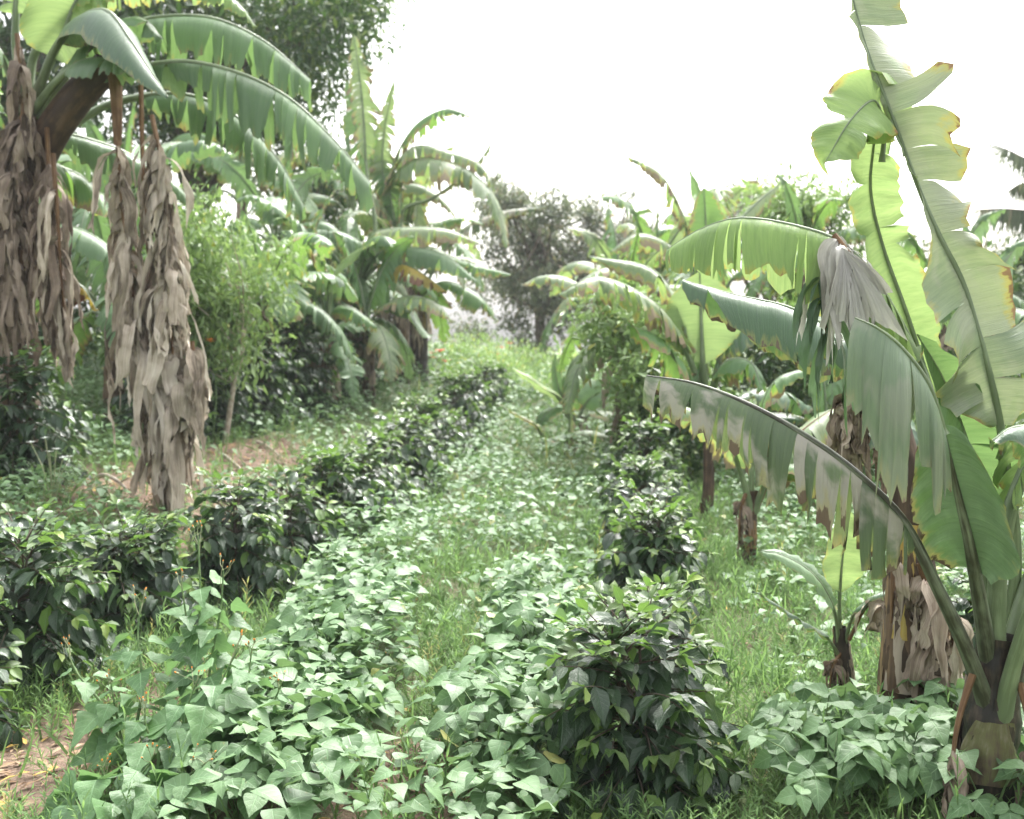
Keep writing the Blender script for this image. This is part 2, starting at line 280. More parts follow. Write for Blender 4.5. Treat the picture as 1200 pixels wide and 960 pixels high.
# ---------------------------------------------------------------- the ground
def bareness(x, y):
    x = np.asarray(x, float); y = np.asarray(y, float)
    def blob(cx, cy, rx, ry): return np.exp(-(((x-cx)/rx)**2+((y-cy)/ry)**2)*1.6)
    d = rowL(y)-x
    b = blob(-3.0, 9.3, 1.0, 0.9)*1.4+blob(-2.9, 11.6, 0.75, 1.2)*1.3+blob(-2.6, 12.4, 0.35, 0.8)+blob(-4.4, 8.2, 0.9, 0.35)*1.1+blob(-3.2, 10.6, .5, .5)
    b = b+blob(-1.85, 4.1, 0.8, 0.6)*1.4+blob(-0.42, 4.1, 0.3, 0.45)*0.7+blob(-1.45, 5.2, 0.3, 0.7)*0.7
    return np.clip(b*1.0, 0, 1)
n = 300
ys = np.concatenate([np.linspace(-4, 12, 150), 12+(np.linspace(0, 1, n-149)[1:]**3)*2200])
xs = np.sign(np.linspace(-1, 1, 261))*(np.abs(np.linspace(-1, 1, 261))**3.2*2200+np.abs(np.linspace(-1, 1, 261))*9)
XX, YY = np.meshgrid(xs, ys); mb = MB(); mb.grid(np.stack([XX, YY, gz(XX, YY)], -1))
gme = mb.mesh('ground', M['ground']); at = gme.attributes.new('bare', 'FLOAT', 'POINT')
at.data.foreach_set('value', bareness(XX, YY).astype(np.float32).ravel())
link('ground', gme, kind='structure')
# ---------------------------------------------------------------- leaf templates (lie along +Y, face +Z, length 1)
def leaf_tpl(ns, nc, shape, bend=0.25, fold=0.12, wave=0.0, seed=0):
    rs = np.random.RandomState(seed); t = np.linspace(0, 1, ns); A = np.zeros((ns, nc, 3)); U = np.zeros((ns, nc, 2))
    ph = rs.rand()*6
    for i, s in enumerate(t):
        hw = np.interp(s, [p[0] for p in shape], [p[1] for p in shape])
        for j, a in enumerate(np.linspace(-1, 1, nc)):
            A[i, j] = (a*hw, s*(1-0.12*bend)-0.0, -bend*s*s+fold*abs(a)*hw*2+wave*sin(s*17+ph+a)*abs(a)); U[i, j] = (0.5+a/2, s)
    mb = MB(); mb.grid(A, U); return mb.v[0], mb.f[0], mb.u[0]
COF = [(0, .012), (.08, .07), (.22, .19), (.42, .25), (.62, .225), (.8, .12), (.92, .035), (1, .006)]
BEAN = [(0, .04), (.03, .2), (.1, .33), (.2, .40), (.34, .405), (.5, .335), (.66, .225), (.82, .11), (.92, .045), (1, .006)]
WEED = [(0, .02), (.15, .1), (.4, .15), (.7, .1), (1, .01)]
T_cof_hi = [leaf_tpl(9, 5, COF, b, f, w_, s) for b, f, w_, s in ((.15, .2, .02, 1), (.3, .12, .025, 2), (.42, .25, .02, 3), (.22, .3, .03, 4))]
T_cof_lo = leaf_tpl(5, 3, COF, .28, .2); T_bean_lo = leaf_tpl(4, 3, BEAN, .18, .1); T_bean_mid = leaf_tpl(9, 3, BEAN, .26, .12); T_bean_far = leaf_tpl(3, 3, [(0, .1), (.35, .42), (1, .02)], .15, .1)
T_bean_hi = [leaf_tpl(12, 5, BEAN, b, f, w_, s) for b, f, w_, s in ((.12, .1, .012, 1), (.28, .06, .015, 2), (.2, .16, .015, 3))]
T_small = leaf_tpl(3, 3, [(0, .03), (.4, .22), (1, .02)], .15, .15); T_blade = leaf_tpl(4, 2, [(0, .03), (.5, .028), (1, .003)], .35, 0)
def frames(d, nrm):
    d = nz(d); x = nz(np.cross(d, nrm)); z = np.cross(x, d); return np.stack([x, d, z], -1)     # columns X Y Z
def mass(mb, tpl, pos, R, sc, rnd, m=0):
    v, f, u = tpl; N = len(pos); sc = np.asarray(sc).reshape(N, 1, 1)
    vv = np.einsum('nij,kj->nki', R, v)*sc+pos[:, None, :]
    ff = f[None]+(np.arange(N)*len(v))[:, None, None]
    mb.add(vv, ff, np.broadcast_to(u, (N,)+u.shape), np.repeat(rnd, len(v)), m)
from mathutils import Matrix
def place_leaf(me, parent, pos, R, s, name='leaf'):
    o = bpy.data.objects.new(name, me); C.objects.link(o); o.parent = parent
    m = Matrix([[R[0, 0]*s, R[0, 1]*s, R[0, 2]*s, pos[0]], [R[1, 0]*s, R[1, 1]*s, R[1, 2]*s, pos[1]], [R[2, 0]*s, R[2, 1]*s, R[2, 2]*s, pos[2]], [0, 0, 0, 1]])
    o.matrix_local = m; return o
def tplmesh(tpl, name, mat):
    mb = MB(); mb.add(*tpl); return mb.mesh(name, mat)
ME_cof = [tplmesh(t, 'coffee_leaf', M['coffee']) for t in T_cof_hi]; ME_cofn = [tplmesh(t, 'coffee_leaf_young', M['coffee_new']) for t in T_cof_hi[:2]]
# ---------------------------------------------------------------- coffee bushes
def coffee_data(H, Rr, seed, nb=None, nodes=6, lsize=0.125):
    """stems, branches and leaf transforms of one bush, in its own space"""
    rs = np.random.RandomState(seed); st = []; pos = []; dd = []; nn = []; sz = []; age = []
    for k in range(rs.randint(2, 4)):
        a = rs.rand()*6.28; top = V(cos(a)*Rr*.22, sin(a)*Rr*.22, H*(0.92+0.1*rs.rand())) if k else V(0.02, 0, H)
        st.append((curve([V(0, 0, -0.05)+rs.randn(3)*0.01, top*V(.4, .4, .5)+rs.randn(3)*.015, top], 8)[0], np.linspace(.013, .005, 8)))
        nb_ = nb or int(H/0.028); stem = st[-1][0]
        for i in range(nb_):
            t = 0.10+0.9*(i+rs.rand())/nb_; base = stem[min(7, int(t*7.99))]*1.0; az = i*2.4+rs.rand()*.7
            prof = (0.30+0.8*sin(pi*min(1, (1-t)*0.62+0.08)))*Rr
            L = prof*(0.75+0.35*rs.rand()); el = radians(-8+62*t**2+rs.randn()*9)
            d = V(cos(az)*cos(el), sin(az)*cos(el), sin(el)); p = base.copy(); pts = [p.copy()]
            nn_ = max(3, int(L/0.052)); step = L/nn_
            for q in range(nn_):
                d = nz(d+V(0, 0, -0.07)); p = p+d*step; pts.append(p.copy())
                if q < 1 and rs.rand() < .5: continue
                side = nz(np.cross(d, UP))
                for sg in (-1, 1):
                    ld = nz(side*sg*(0.9+.3*rs.rand())+d*(0.5+0.3*rs.rand())+V(0, 0, -0.30-0.75*rs.rand()+0.6*(t > .8)+rs.randn()*.25)+rs.randn(3)*.22)
                    pos.append(p+side*sg*.008); dd.append(ld); nn.append(nz(UP*1.0+ld*0.2+rs.randn(3)*.28+side*sg*.35))
                    yg = (q >= nn_-1-(t > .8))*1.0; age.append(yg if t > .55 or rs.rand() < .35 else 0); sz.append(lsize*(0.6+.6*rs.rand())*(0.62 if yg else 1.0))
            ld = nz(d+V(0, 0, .3)); pos.append(p); dd.append(ld); nn.append(nz(np.cross(np.cross(ld, UP), ld)+rs.randn(3)*.3)); sz.append(lsize*.6); age.append(1)
            st.append((np.array(pts), np.linspace(.0045, .0018, len(pts))))
    pos = np.array(pos); R = frames(np.array(dd), np.array(nn)); return st, pos, R, np.array(sz), np.array(age), rs.rand(len(pos))
def bush_parts(root, data, loc, rot, near, hi_mass=False):
    st, pos, R, sz, age, rnd = data
    w0 = MB()
    for i, (p, r) in enumerate(st):
        if r[0] > .01: w0.tube(p, r, 6)
    w0.build('stem', M['wood'], root)
    w1 = MB()
    for p, r in st:
        if r[0] <= .01: w1.tube(p, r, 4)
    w1.build('branches', M['wood'], root, kind='stuff')
    if near:
        wp = pos[:, 1]+loc[1]; vis = pos @ V(-loc[0], -loc[1], CAMZ-0.2)/5*1.0+pos[:, 2]*0.2+np.linalg.norm(pos[:, :2], axis=1)*0.5
        idx = np.argsort(-vis)[:near]; rest = np.setdiff1d(np.arange(len(pos)), idx)
        for q, i in enumerate(idx):
            me = ME_cofn[i % 2] if age[i] else ME_cof[i % 4]
            place_leaf(me, root, pos[i], R[i], sz[i])
    else: rest = np.arange(len(pos))
    mb = MB(); tp = T_cof_hi[1] if hi_mass else T_cof_lo
    for a in (0, 1):
        k = rest[age[rest] == a]
        if len(k): mass(mb, tp, pos[k], R[k], sz[k], rnd[k], a)
    mb.build('foliage', [M['coffee'], M['coffee_new']], root, kind='stuff')
ORD = ['nearest', 'second', 'third', 'fourth', 'fifth', 'sixth', 'seventh', 'eighth', 'ninth', 'tenth', 'eleventh', 'twelfth', 'thirteenth', 'fourteenth', 'fifteenth', 'sixteenth']
protos = []
def coffee(x, y, H, Rr, seed, label, group, near=0):
    root = thing('coffee_bush', G(x, y), label, 'coffee bush', group)
    bush_parts(root, coffee_data(H, Rr, seed, nb=int(H/0.013) if near else int(H/.02)), (x, y), 0, near, hi_mass=near > 0)
    return root
def copy_tree(o):
    c = o.copy(); C.objects.link(c)
    for ch in o.children:
        d = ch.copy(); C.objects.link(d); d.parent = c
    return c
# right row
rows_r = [(3.95, .43, .54, .36, 300), (5.05, .62, .40, .28, 300), (6.6, .83, .52, .33, 220), (7.7, .93, .46, .36, 0), (8.8, 1.02, .52, .38, 0)]
for i, (y, x, H, Rr, nr) in enumerate(rows_r):
    coffee(x, y, H, Rr, 10+i, ['dark glossy coffee bush filling the bottom centre beside the pale bean leaves', 'low coffee bush directly behind the big one at the bottom centre', 'rounded coffee bush, third from the camera in the central row', 'coffee bush, fourth from the camera in the central row', 'coffee bush, fifth from the camera in the central row'][i], 'coffee bushes in the central row', nr)
# left row
rows_l = [(4.5, -2.3, .45, .28, 200), (5.25, -2.3, .64, .42, 300), (6.1, -2.1, .5, .40, 260), (6.9, -1.70, .62, .44, 260), (7.7, -1.52, .56, .42, 0), (8.6, -1.4, .6, .42, 0)]
for i, (y, x, H, Rr, nr) in enumerate(rows_l):
    coffee(x, y, H, Rr, 30+i, ['coffee bush cut by the left edge, closest to the bare soil corner', 'big-leaved coffee bush at the left edge behind the bare soil', 'coffee bush behind the tall weed with orange buds', 'dense dark coffee bush below the foot of the hanging dead leaves', 'coffee bush, fifth along the left row', 'coffee bush, sixth along the left row, lit yellowish on top'][i], 'coffee bushes in the left row', nr)
for i in range(3):
    r = thing('coffee_bush', (0, 0, 0), 'x', 'coffee bush'); bush_parts(r, coffee_data([.5, .6, .95][i], [.36, .4, .6][i], 60+i, nb=[26, 30, 44][i]), (0, 9), 0, 0); protos.append(r)
used = set(); rs = np.random.RandomState(5)
def far_bush(k, x, y, s, label, group):
    r = protos[k] if k not in used else copy_tree(protos[k]); used.add(k)
    r.location = tuple(G(x, y, -0.03)); r.rotation_euler = (0, 0, rs.rand()*6.28); r.scale = (s, s, s*(0.9+.2*rs.rand())); r['label'] = label; r['group'] = group
for i, y in enumerate([10.1, 11.0, 12.0, 13.0, 14.1, 15.4, 17.0, 19.0]):
    far_bush(i % 2, rowR(y)+rs.randn()*.08, y, .95+.2*rs.rand(), 'coffee bush, %s from the camera in the central row' % ORD[5+i], 'coffee bushes in the central row')
for i, y in enumerate([9.9, 10.7, 11.5, 12.4, 13.4, 14.5, 15.7, 17.1, 18.8, 20.8]):
    far_bush(1-(i % 2), rowL(y)+.15+rs.randn()*.12, y, .95+.35*rs.rand(), 'coffee bush, %s from the camera in the left row' % ORD[6+i], 'coffee bushes in the left row')
bank = [(-4.55, 8.8, 1.0, 'coffee bush on the bank at the left edge below the dead leaves'), (-3.95, 8.95, 1.0, 'rounded coffee bush on the bank between the white flowers and the dead leaf column'), (-4.4, 9.9, .95, 'coffee bush on the bank tucked behind the one by the white flowers'),
        (-3.75, 12.3, 1.04, 'coffee bush on the bank just right of the hanging dead leaf column'), (-3.5, 13.2, 1.10, 'coffee bush on the bank behind the thin leaning shrub trunk'), (-3.2, 14.2, 1.16, 'dark coffee bush on the bank above the bare red soil patch'),
        (-3.0, 15.4, 1.22, 'coffee bush on the bank in front of the brown banana stump'), (-2.75, 16.8, 1.16, 'coffee bush on the bank just right of the brown banana stump'), (-2.7, 19.0, 1.10, 'coffee bush on the bank below the first dark banana trunk'),
        (-2.45, 21.5, 1.04, 'coffee bush on the bank below the paired banana trunks'), (-5.2, 10.8, 1.1, 'coffee bush at the left edge behind the bank row')]
for x, y, s, lb in bank: far_bush(2, x, y, s, lb, 'coffee bushes on the left bank')
for x, y, s, lb in [(2.12, 4.9, .62, 'coffee bush at the right edge behind the nearest banana trunk'), (3.9, 16, 1.0, 'coffee bush at the back right of the field between banana leaves'), (4.7, 17, 1.1, 'dark coffee bush at the back right behind the drooping brown leaves'), (3.2, 18.5, 1.0, 'coffee bush at the back below the pale vertical banana leaf')]:
    far_bush(2, x, y, s, lb, 'coffee bushes at the right side of the field')
# ---------------------------------------------------------------- banana leaves
def banana_leaf(parent, pts, W, mat, b0=0.25, seed=0, hang=(1.2, 1.2), fold=(0.25, 0.25), tear=0.12, depth=(.5, 1), nrm=None, n=None, Mo=7, rib=.016, ribmat=None, gap=.12, rag=.08, sway=.25, wrinkle=.012, name='leaf', label=None, tipw=0.0, peak=.35, org=None, wp=None, base=1.5):
    """one leaf: blade (torn into strips that hang by their own weight) and its midrib as a child. pts run stalk -> tip"""
    rs = np.random.RandomState(seed+1); n = n or 56
    p, L = curve(pts, n); org = V(0, 0, 0) if org is None else org
    p = p-org; T = nz(np.gradient(p, axis=0)); s = np.linspace(0, L, n)
    if nrm is None: Nn = np.tile(UP, (n, 1))
    else:
        nr = np.atleast_2d(np.asarray(nrm, float)); tt = np.linspace(0, 1, len(nr)); x = np.linspace(0, 1, n); Nn = np.stack([np.interp(x, tt, nr[:, k]) for k in range(3)], 1)
    Nn = Nn-T*(Nn*T).sum(1, keepdims=True); Nn = nz(Nn)
    Sd = np.cross(T, Nn); s0 = b0*L; Lb = L-s0
    def at(x, A): return np.stack([np.interp(x, s, A[:, k]) for k in range(3)], 1)
    def prof(t):
        if wp:
            q_ = wp[si] if isinstance(wp, tuple) else wp; return np.interp(t, [a for a, b in q_], [b for a, b in q_])
        return np.clip(np.where(t < peak, np.sin(t/peak*pi/2)**.7, tipw+(1-tipw)*np.cos((t-peak)/(1-peak)*pi/2)**.65), .02, 1)
    mb = MB()
    for si, sg in enumerate((-1, 1)):
        if W <= 0: continue
        cuts = [0.0]
        while tear and cuts[-1] < Lb: cuts.append(cuts[-1]+tear*(0.2+min(3.0, rs.exponential(.8))))
        if not tear: cuts += [Lb]
        cuts[-1] = Lb
        if len(cuts) > 2 and cuts[-1]-cuts[-2] < .02: cuts.pop(-2)
        dps = rs.uniform(depth[0], depth[1], len(cuts)); dps[0] = 0; dps[-1] = 0
        kb = hang[si]; ks = kb*np.clip(1+rs.randn(len(cuts))*.45, .2, 2.2); sw = rs.randn(len(cuts))*sway
        for c in range(len(cuts)-1):
            a, b = cuts[c], cuts[c+1]; nc = max(3, min(14, int((b-a)/(Lb/46))+2))
            x = np.linspace(a, b, nc); q = x/Lb; t0 = at(s0+x, p); tT = nz(at(s0+x, T)); tN = nz(at(s0+x, Nn)); tS = nz(at(s0+x, Sd))
            w = W*prof(q)*(1+rag*rs.randn()*(tear > 0)); wj = w*(1+rag*.45*rs.randn(nc))
            d = tS*sg*cos(fold[si])+tN*sin(fold[si]); A = np.zeros((nc, Mo+1, 3)); A[:, 0] = t0; pos = t0.copy()
            swv = sw[c]; l = np.linspace(0, 1, nc)
            dep = dps[c]*(1-l)+dps[c+1]*l; ph = rs.rand()*6
            for m in range(1, Mo+1):
                v = m/Mo; free = ss(0, .7, (v-(1-max(dps[c], dps[c+1])))/max(.05, max(dps[c], dps[c+1])))
                k = kb*(1-free)+ks[c]*free
                d = nz(d+V(0, 0, -1)*k/Mo+tT*(swv*free/Mo)+tN*(rs.randn()*.10*free))
                pos = pos+d*(wj/Mo)[:, None]; A[:, m] = pos
            # open the tears: pull strip edges towards the strip middle, more at the margin
            for m in range(1, Mo+1):
                v = m/Mo; mid = A[:, m].mean(0)
                for e, dp in ((0, dps[c]), (nc-1, dps[c+1])):
                    if dp > 0 and v > 1-dp:
                        fr = (v-(1-dp))/dp; pull = gap*fr*(1+.6*rs.rand())
                        kx = np.clip(1-np.abs(np.arange(nc)-e)/max(1, nc/2), 0, 1)[:, None]*pull; A[:, m] = A[:, m]*(1-kx)+mid*kx
            wv = wrinkle*np.sin(x*70+ph+rs.rand())[:, None, None]*np.linspace(0, 1, Mo+1)[None, :, None]
            curlv = (l-.5)[:, None, None]**2*np.linspace(0, 1, Mo+1)[None, :, None]**1.5*rs.randn()*.35*(b-a)*4*(tear > 0)*min(1, .1/max(b-a, .03))
            A = A+tN[:, None, :]*(wv+curlv)
            U = np.stack(np.broadcast_arrays((x+seed*.37)[:, None], np.linspace(0, 1, Mo+1)[None]), -1)
            if sg > 0: A = A[:, ::-1]; U = U[:, ::-1]
            mb.grid(A, U, rs.rand())
    if mb.n: lf = mb.build(name, mat, parent, label=label)
    else: lf = parent
    r = MB(); rr = np.interp(s/L, [0, b0*.35, b0, 1], [rib*base, rib*(1+(base-1)*.45), rib, rib*.18]); r.tube(p-Nn*rr[:, None]*.4, rr, 8, seed=seed)
    r.build('midrib' if mb.n else 'leaf_stalk', ribmat or M['petiole'], lf)
    return lf
def dead_leaf(parent, pts, mat, ns=60, Ls=(.25, .55), ws=(.03, .08), seed=0, rib=.012, out=.35, org=None, name='dead_leaf', t0=.1, ribmat=None, crumple=.012, label=None):
    rs = np.random.RandomState(seed+7); p, L = curve(pts, 30); org = V(0, 0, 0) if org is None else org; p = p-org
    mb = MB()
    for i in range(ns):
        t = t0+(1-t0)*rs.rand(); k = t*29; a = int(min(28, k)); b = p[a]*(1-(k-a))+p[a+1]*(k-a)
        az = rs.rand()*6.28; o = V(cos(az), sin(az), 0); d = nz(o*out*(.22+.8*sin(pi*min(1, t*1.05)))*(0.2+rs.rand())+V(0, 0, -.3*rs.rand())); Ln = rs.uniform(*Ls)*(1.25 if rs.rand() < .3 else .85); w = rs.uniform(*ws)*(.25 if rs.rand() < .25 else 1); m = 12
        pos = b+o*rib*.5; wd = nz(np.cross(V(0, 0, 1), o)+rs.randn(3)*.35); A = np.zeros((m+1, 4, 3)); tw = rs.randn()*.9; ph = rs.rand(3)*6; curl = rs.uniform(-.6, .6)
        endw = rs.uniform(.3, 1.0); wn = 1+.13*rs.randn(m+1, 2).cumsum(0).clip(-3, 3)*.6; skew = rs.randn()*.05
        for q in range(m+1):
            v = q/m; wq = w*min(1, .35+v*4)*(1-(1-endw)*v**2); th = tw*v; x = wd*cos(th)+o*sin(th)
            nn = nz(np.cross(d, x)); 
            for j, e in enumerate((-1, -.35, .35, 1)):
                A[q, j] = pos+x*wq*.5*e*wn[q, int(e > 0)]*(1-.15*abs(curl))+nn*(curl*w*.5*(e*e)+crumple*(.6*sin(v*11+ph[0]+e*1.5)+.6*sin(v*23+ph[1]-e*3)*v))+V(0, 0, (rs.randn()*.03+skew*e)*(q == m))
            pos = pos+d*Ln/m; d = nz(d+V(0, 0, -1)*(5.0/m)+rs.randn(3)*.12)
        U = np.stack(np.meshgrid(np.linspace(0, w*8, 4), np.linspace(0, Ln, m+1)), -1); mb.grid(A, U, rs.rand())
    lf = mb.build(name, mat, parent, label=label)
    r = MB(); r.tube(p, np.linspace(rib*1.3, rib*.4, 30), 6); r.build('midrib', ribmat or M['petiole_brown'], lf); return lf
def trunk(parent, pts, r0, r1, mat, seed=0, flaps=8, flapmat=None, org=None, name='trunk'):
    rs = np.random.RandomState(seed); p, L = curve(pts, 22); org = V(0, 0, 0) if org is None else org; p = p-org
    rad = np.linspace(r0, r1, 22)*(1+.05*rs.randn(22)); mb = MB(); mb.tube(p, rad, 20, ridge=.04, seed=seed); t = mb.build(name, mat, parent)
    T = nz(np.gradient(p, axis=0))
    for i in range(flaps):      # old leaf bases that wrap the trunk and peel away at the top
        a = rs.uniform(.0, .7); b = min(1.0, a+rs.uniform(.2, .45)); az0 = rs.rand()*6.28; span = rs.uniform(1.4, 2.8); m = 12; kk = 9; A = np.zeros((m, kk, 3)); ph = rs.rand()*6
        for q in range(m):
            f = q/(m-1); t_ = a+(b-a)*f; k = t_*21; j = int(min(20, k)); c = p[j]*(1-(k-j))+p[j+1]*(k-j); R = np.interp(t_, [0, 1], [r0, r1])*(1.06+.02*i/flaps+.16*max(0, f-.6)**1.3)
            sp = span*(1-.45*f**2)
            for e in range(kk):
                th = az0+sp*(e/(kk-1)-.5); A[q, e] = c+V(cos(th), sin(th), 0)*(R+.006*sin(e*1.9+ph+q*.6))
        U = np.stack(np.meshgrid(np.linspace(0, .6, kk), np.linspace(0, (b-a)*L, m)), -1)
        fm = MB(); fm.grid(A, U, rs.rand()); fm.build('leaf_sheath', flapmat if isinstance(flapmat, bpy.types.Material) else (flapmat[i % len(flapmat)] if flapmat else mat), parent)
    return t
CAMV = V(0, -1, 0)
exec_order = []
# ---------------------------------------------------------------- nearest banana, right edge
Y = 3.6; base = P(1150, 995, Y); base[2] = float(gz(base[0], base[1])); A_ = base
ba = thing('banana_plant', base, 'nearest banana plant at the right edge with torn leaves reaching up and left', 'banana plant', 'banana plants on the right')
trunk(ba, [base-V(0, 0, .05), P(1155, 900, Y), P(1165, 800, Y), P(1170, 745, Y)], .102, .07, M['stem_mottled'], 3, 7, [M['stem_dark'], M['stem_mottled']], org=A_)
def leafA(pts, W, mat, **k):
    pp = [P(*q) for q in pts]
    if pts[0][1] > 700: pp = [P(1163, 880, 3.6)*.85+pp[0]*.15]+pp; k['b0'] = k.get('b0', .3)*.88+.12; k['base'] = 2.3
    return banana_leaf(ba, pp, W, mat, org=A_, **k)
leafA([(1160, 830, 3.58), (1135, 760, 3.52), (1100, 685, 3.48), (1062, 612, 3.48), (1010, 558, 3.5), (950, 513, 3.55), (880, 474, 3.65), (815, 449, 3.8), (758, 440, 3.95)], .25, M['ban_worn'], b0=.33, seed=1, hang=(5, 4), fold=(-.2, -.1), tear=.085, depth=(.6, 1), gap=.3, rib=.017, ribmat=M['petiole_dark'], sway=.35, rag=.12, label='grey-brown drooping leaf torn into hanging strips', peak=.2, tipw=.25, wrinkle=.006)
leafA([(1165, 830, 3.62), (1150, 720, 3.55), (1136, 640, 3.45), (1120, 570, 3.4), (1104, 498, 3.36)], .2, M['ban_waxy'], b0=.5, seed=12, hang=(1.5, 1.2), fold=(-.2, .9), tear=.4, depth=(.1, .3), nrm=[(0.1, .9, .3), (0.1, .8, .5), (-.1, .5, .8)], rib=.021, ribmat=M['petiole_dark'], wp=[(0, .3), (.25, 1), (.7, .95), (1, .5)], label='dark green blade base folded round its stalk')
leafA([(1106, 506, 3.36), (1088, 450, 3.3), (1058, 408, 3.26), (1030, 385, 3.26), (1002, 372, 3.3)], .35, M['ban_grey'], b0=.02, seed=14, hang=(7, 7), fold=(-.6, -.3), tear=.16, sway=.5, rag=.2, depth=(.3, .7), rib=.014, gap=.08, wp=([(0, .6), (.3, .95), (.7, 1), (1, .7)], [(0, .3), (.5, .5), (1, .3)]), label='broad pale grey sheet of leaf hanging limp')
leafA([(1168, 800, 3.75), (1140, 610, 3.78), (1085, 440, 3.78), (1035, 340, 3.75), (992, 288, 3.75), (940, 266, 3.78), (870, 255, 3.85), (822, 268, 3.95), (782, 292, 4.05)], .25, M['ban_bright'], b0=.5, seed=3, hang=(4, 5), fold=(-.1, -.2), tear=.06, depth=(.5, 1), rib=.012, gap=.16, peak=.25, tipw=.3, sway=.3, label='sunlit arching leaf with browned strips and a dark tip')
leafA([(1172, 800, 3.72), (1192, 660, 3.7), (1180, 540, 3.68), (1160, 440, 3.66), (1132, 340, 3.66), (1098, 270, 3.68), (1066, 190, 3.7), (1038, 115, 3.72), (1014, 50, 3.76), (994, -25, 3.8)], .2, M['ban_twist'], b0=.33, seed=21, hang=(.5, .5), fold=(.3, .15), tear=.24, depth=(.5, 1), nrm=[(0, -1, .1), (-.1, -1, .1), (-.1, -1, .1), (.1, -1, .1), (.5, -1, .1), (-.6, -1, .1), (.7, -1, .1), (-.6, -1, .1), (.7, -1, .1), (-.5, -1, .1), (.6, -1, .1), (.2, -1, .1)], rib=.014, gap=.03, sway=.8, wrinkle=.005, rag=.16, wp=([(0, .15), (.1, .9), (.28, .9), (.36, .5), (.42, .1), (1, .06)], [(0, .2), (.1, 1.1), (.3, 1.1), (.38, .6), (.44, .5), (.5, 1.05), (.6, .85), (.64, .55), (.7, .95), (.78, .7), (.82, .9), (1, .75)]), label='tall upright leaf twisted and folded against the sky')
leafA([(1165, 790, 3.82), (1120, 560, 3.86), (1070, 390, 3.88), (1035, 290, 3.86), (1020, 220, 3.84), (1025, 150, 3.8), (1010, 135, 3.74), (985, 165, 3.68)], .10, M['ban_bright'], b0=.45, seed=5, hang=(.5, .3), fold=(.2, .2), tear=.3, depth=(.3, .8), nrm=[(0, -1, .2), (0, -1, .2), (0, -1, .2), (-.3, -.6, .8)], rib=.012, peak=.3, tipw=.6, gap=.2, label='narrow bright leaf bent over at the top')
leafA([(1185, 780, 3.5), (1215, 680, 3.4), (1235, 590, 3.3), (1222, 510, 3.2), (1190, 500, 3.12), (1160, 518, 3.08)], .12, M['ban_waxy'], b0=.5, seed=6, hang=(2, 2), fold=(.1, .1), tear=.12, rib=.016, ribmat=M['petiole'], peak=.4, label='dark leaf tip curling in from the right edge')
leafA([(1165, 780, 3.76), (1158, 640, 3.76), (1140, 540, 3.75), (1108, 450, 3.7), (1075, 392, 3.66)], .15, M['ban_green'], b0=.45, seed=7, hang=(.8, .8), fold=(.5, .7), tear=.35, depth=(.2, .5), nrm=(0.2, -1, .3), rib=.013, label='green leaf folded along its rib behind the waxy one')
leafA([(1172, 800, 3.66), (1200, 690, 3.68), (1245, 580, 3.7), (1310, 470, 3.75), (1380, 430, 3.8)], .24, M['ban_green'], b0=.45, seed=8, hang=(1.5, 1.5), rib=.022)
leafA([(1180, 790, 3.66), (1215, 740, 3.6), (1260, 700, 3.5), (1330, 720, 3.4)], .2, M['ban_green'], b0=.5, seed=9, hang=(2.5, 2.5), rib=.02, ribmat=M['stem_yellow'])
leafA([(1170, 800, 3.6), (1168, 700, 3.58), (1176, 610, 3.56), (1210, 520, 3.55), (1270, 380, 3.6)], .2, M['ban_bright'], b0=.5, seed=10, hang=(1.5, 1.5), rib=.024)
leafA([(1034, 190, 3.8), (1036, 150, 3.78), (1024, 118, 3.72), (996, 142, 3.66), (966, 192, 3.64)], .14, M['ban_bright'], b0=.12, seed=41, hang=(.6, .6), fold=(.1, .1), tear=.1, depth=(.3, .8), nrm=[(0, -1, .2), (0, -1, .3), (-.4, -1, .5), (-.5, -1, .6)], rib=.008, gap=.3, sway=.5, label='yellow-green leaf end flopping down to the left')
# dried fan and dangling strips of the arching leaf
fm = MB(); ap = P(986, 290, 3.62)-A_; nr_ = 25; A = np.zeros((9, nr_, 3)); rf = np.random.RandomState(3)
for j in range(nr_):
    an = radians(-112+78*j/(nr_-1)); Lr = (.235+.05*sin(j*.8)+.02*rf.randn())*(1.05 if 4 < j < 20 else .8)
    for q in range(9):
        v = q/8; A[q, j] = ap+V(cos(an), 0, sin(an))*Lr*v+V(0, -.06*sin(v*2.2)+(.012 if j % 2 else -.012)*min(1, v*2)+.02*v*sin(j*.6), -.04*v*v)
fm.grid(A, np.stack(np.meshgrid(np.linspace(0, 2.5, nr_), np.linspace(0, .3, 9)), -1), .8); fm.build('dead_leaf', M['dead_grey'], ba, label='pleated grey dried leaf tip spread like a fan')
dead_leaf(ba, [P(978, 276, 3.7), P(990, 290, 3.66), P(1002, 306, 3.62)], M['dead_grey'], 26, (.14, .3), (.025, .05), 4, .008, .9, A_, label='dried grey fan of leaf shreds', crumple=.004)
dead_leaf(ba, [P(960, 300, 3.72), P(962, 340, 3.7), P(970, 400, 3.68)], M['ban_waxy'], 16, (.15, .3), (.03, .06), 5, .008, .4, A_, crumple=.004)
dead_leaf(ba, [P(1140, 790, 3.5), P(1122, 850, 3.48), P(1112, 930, 3.48)], M['dead_dark'], 8, (.1, .2), (.03, .06), 6, .009, .2, A_, t0=.6)
dead_leaf(ba, [P(1195, 800, 3.5), P(1208, 860, 3.46), P(1210, 930, 3.46)], M['dead_dark'], 6, (.1, .25), (.03, .06), 8, .009, .2, A_, t0=.4)
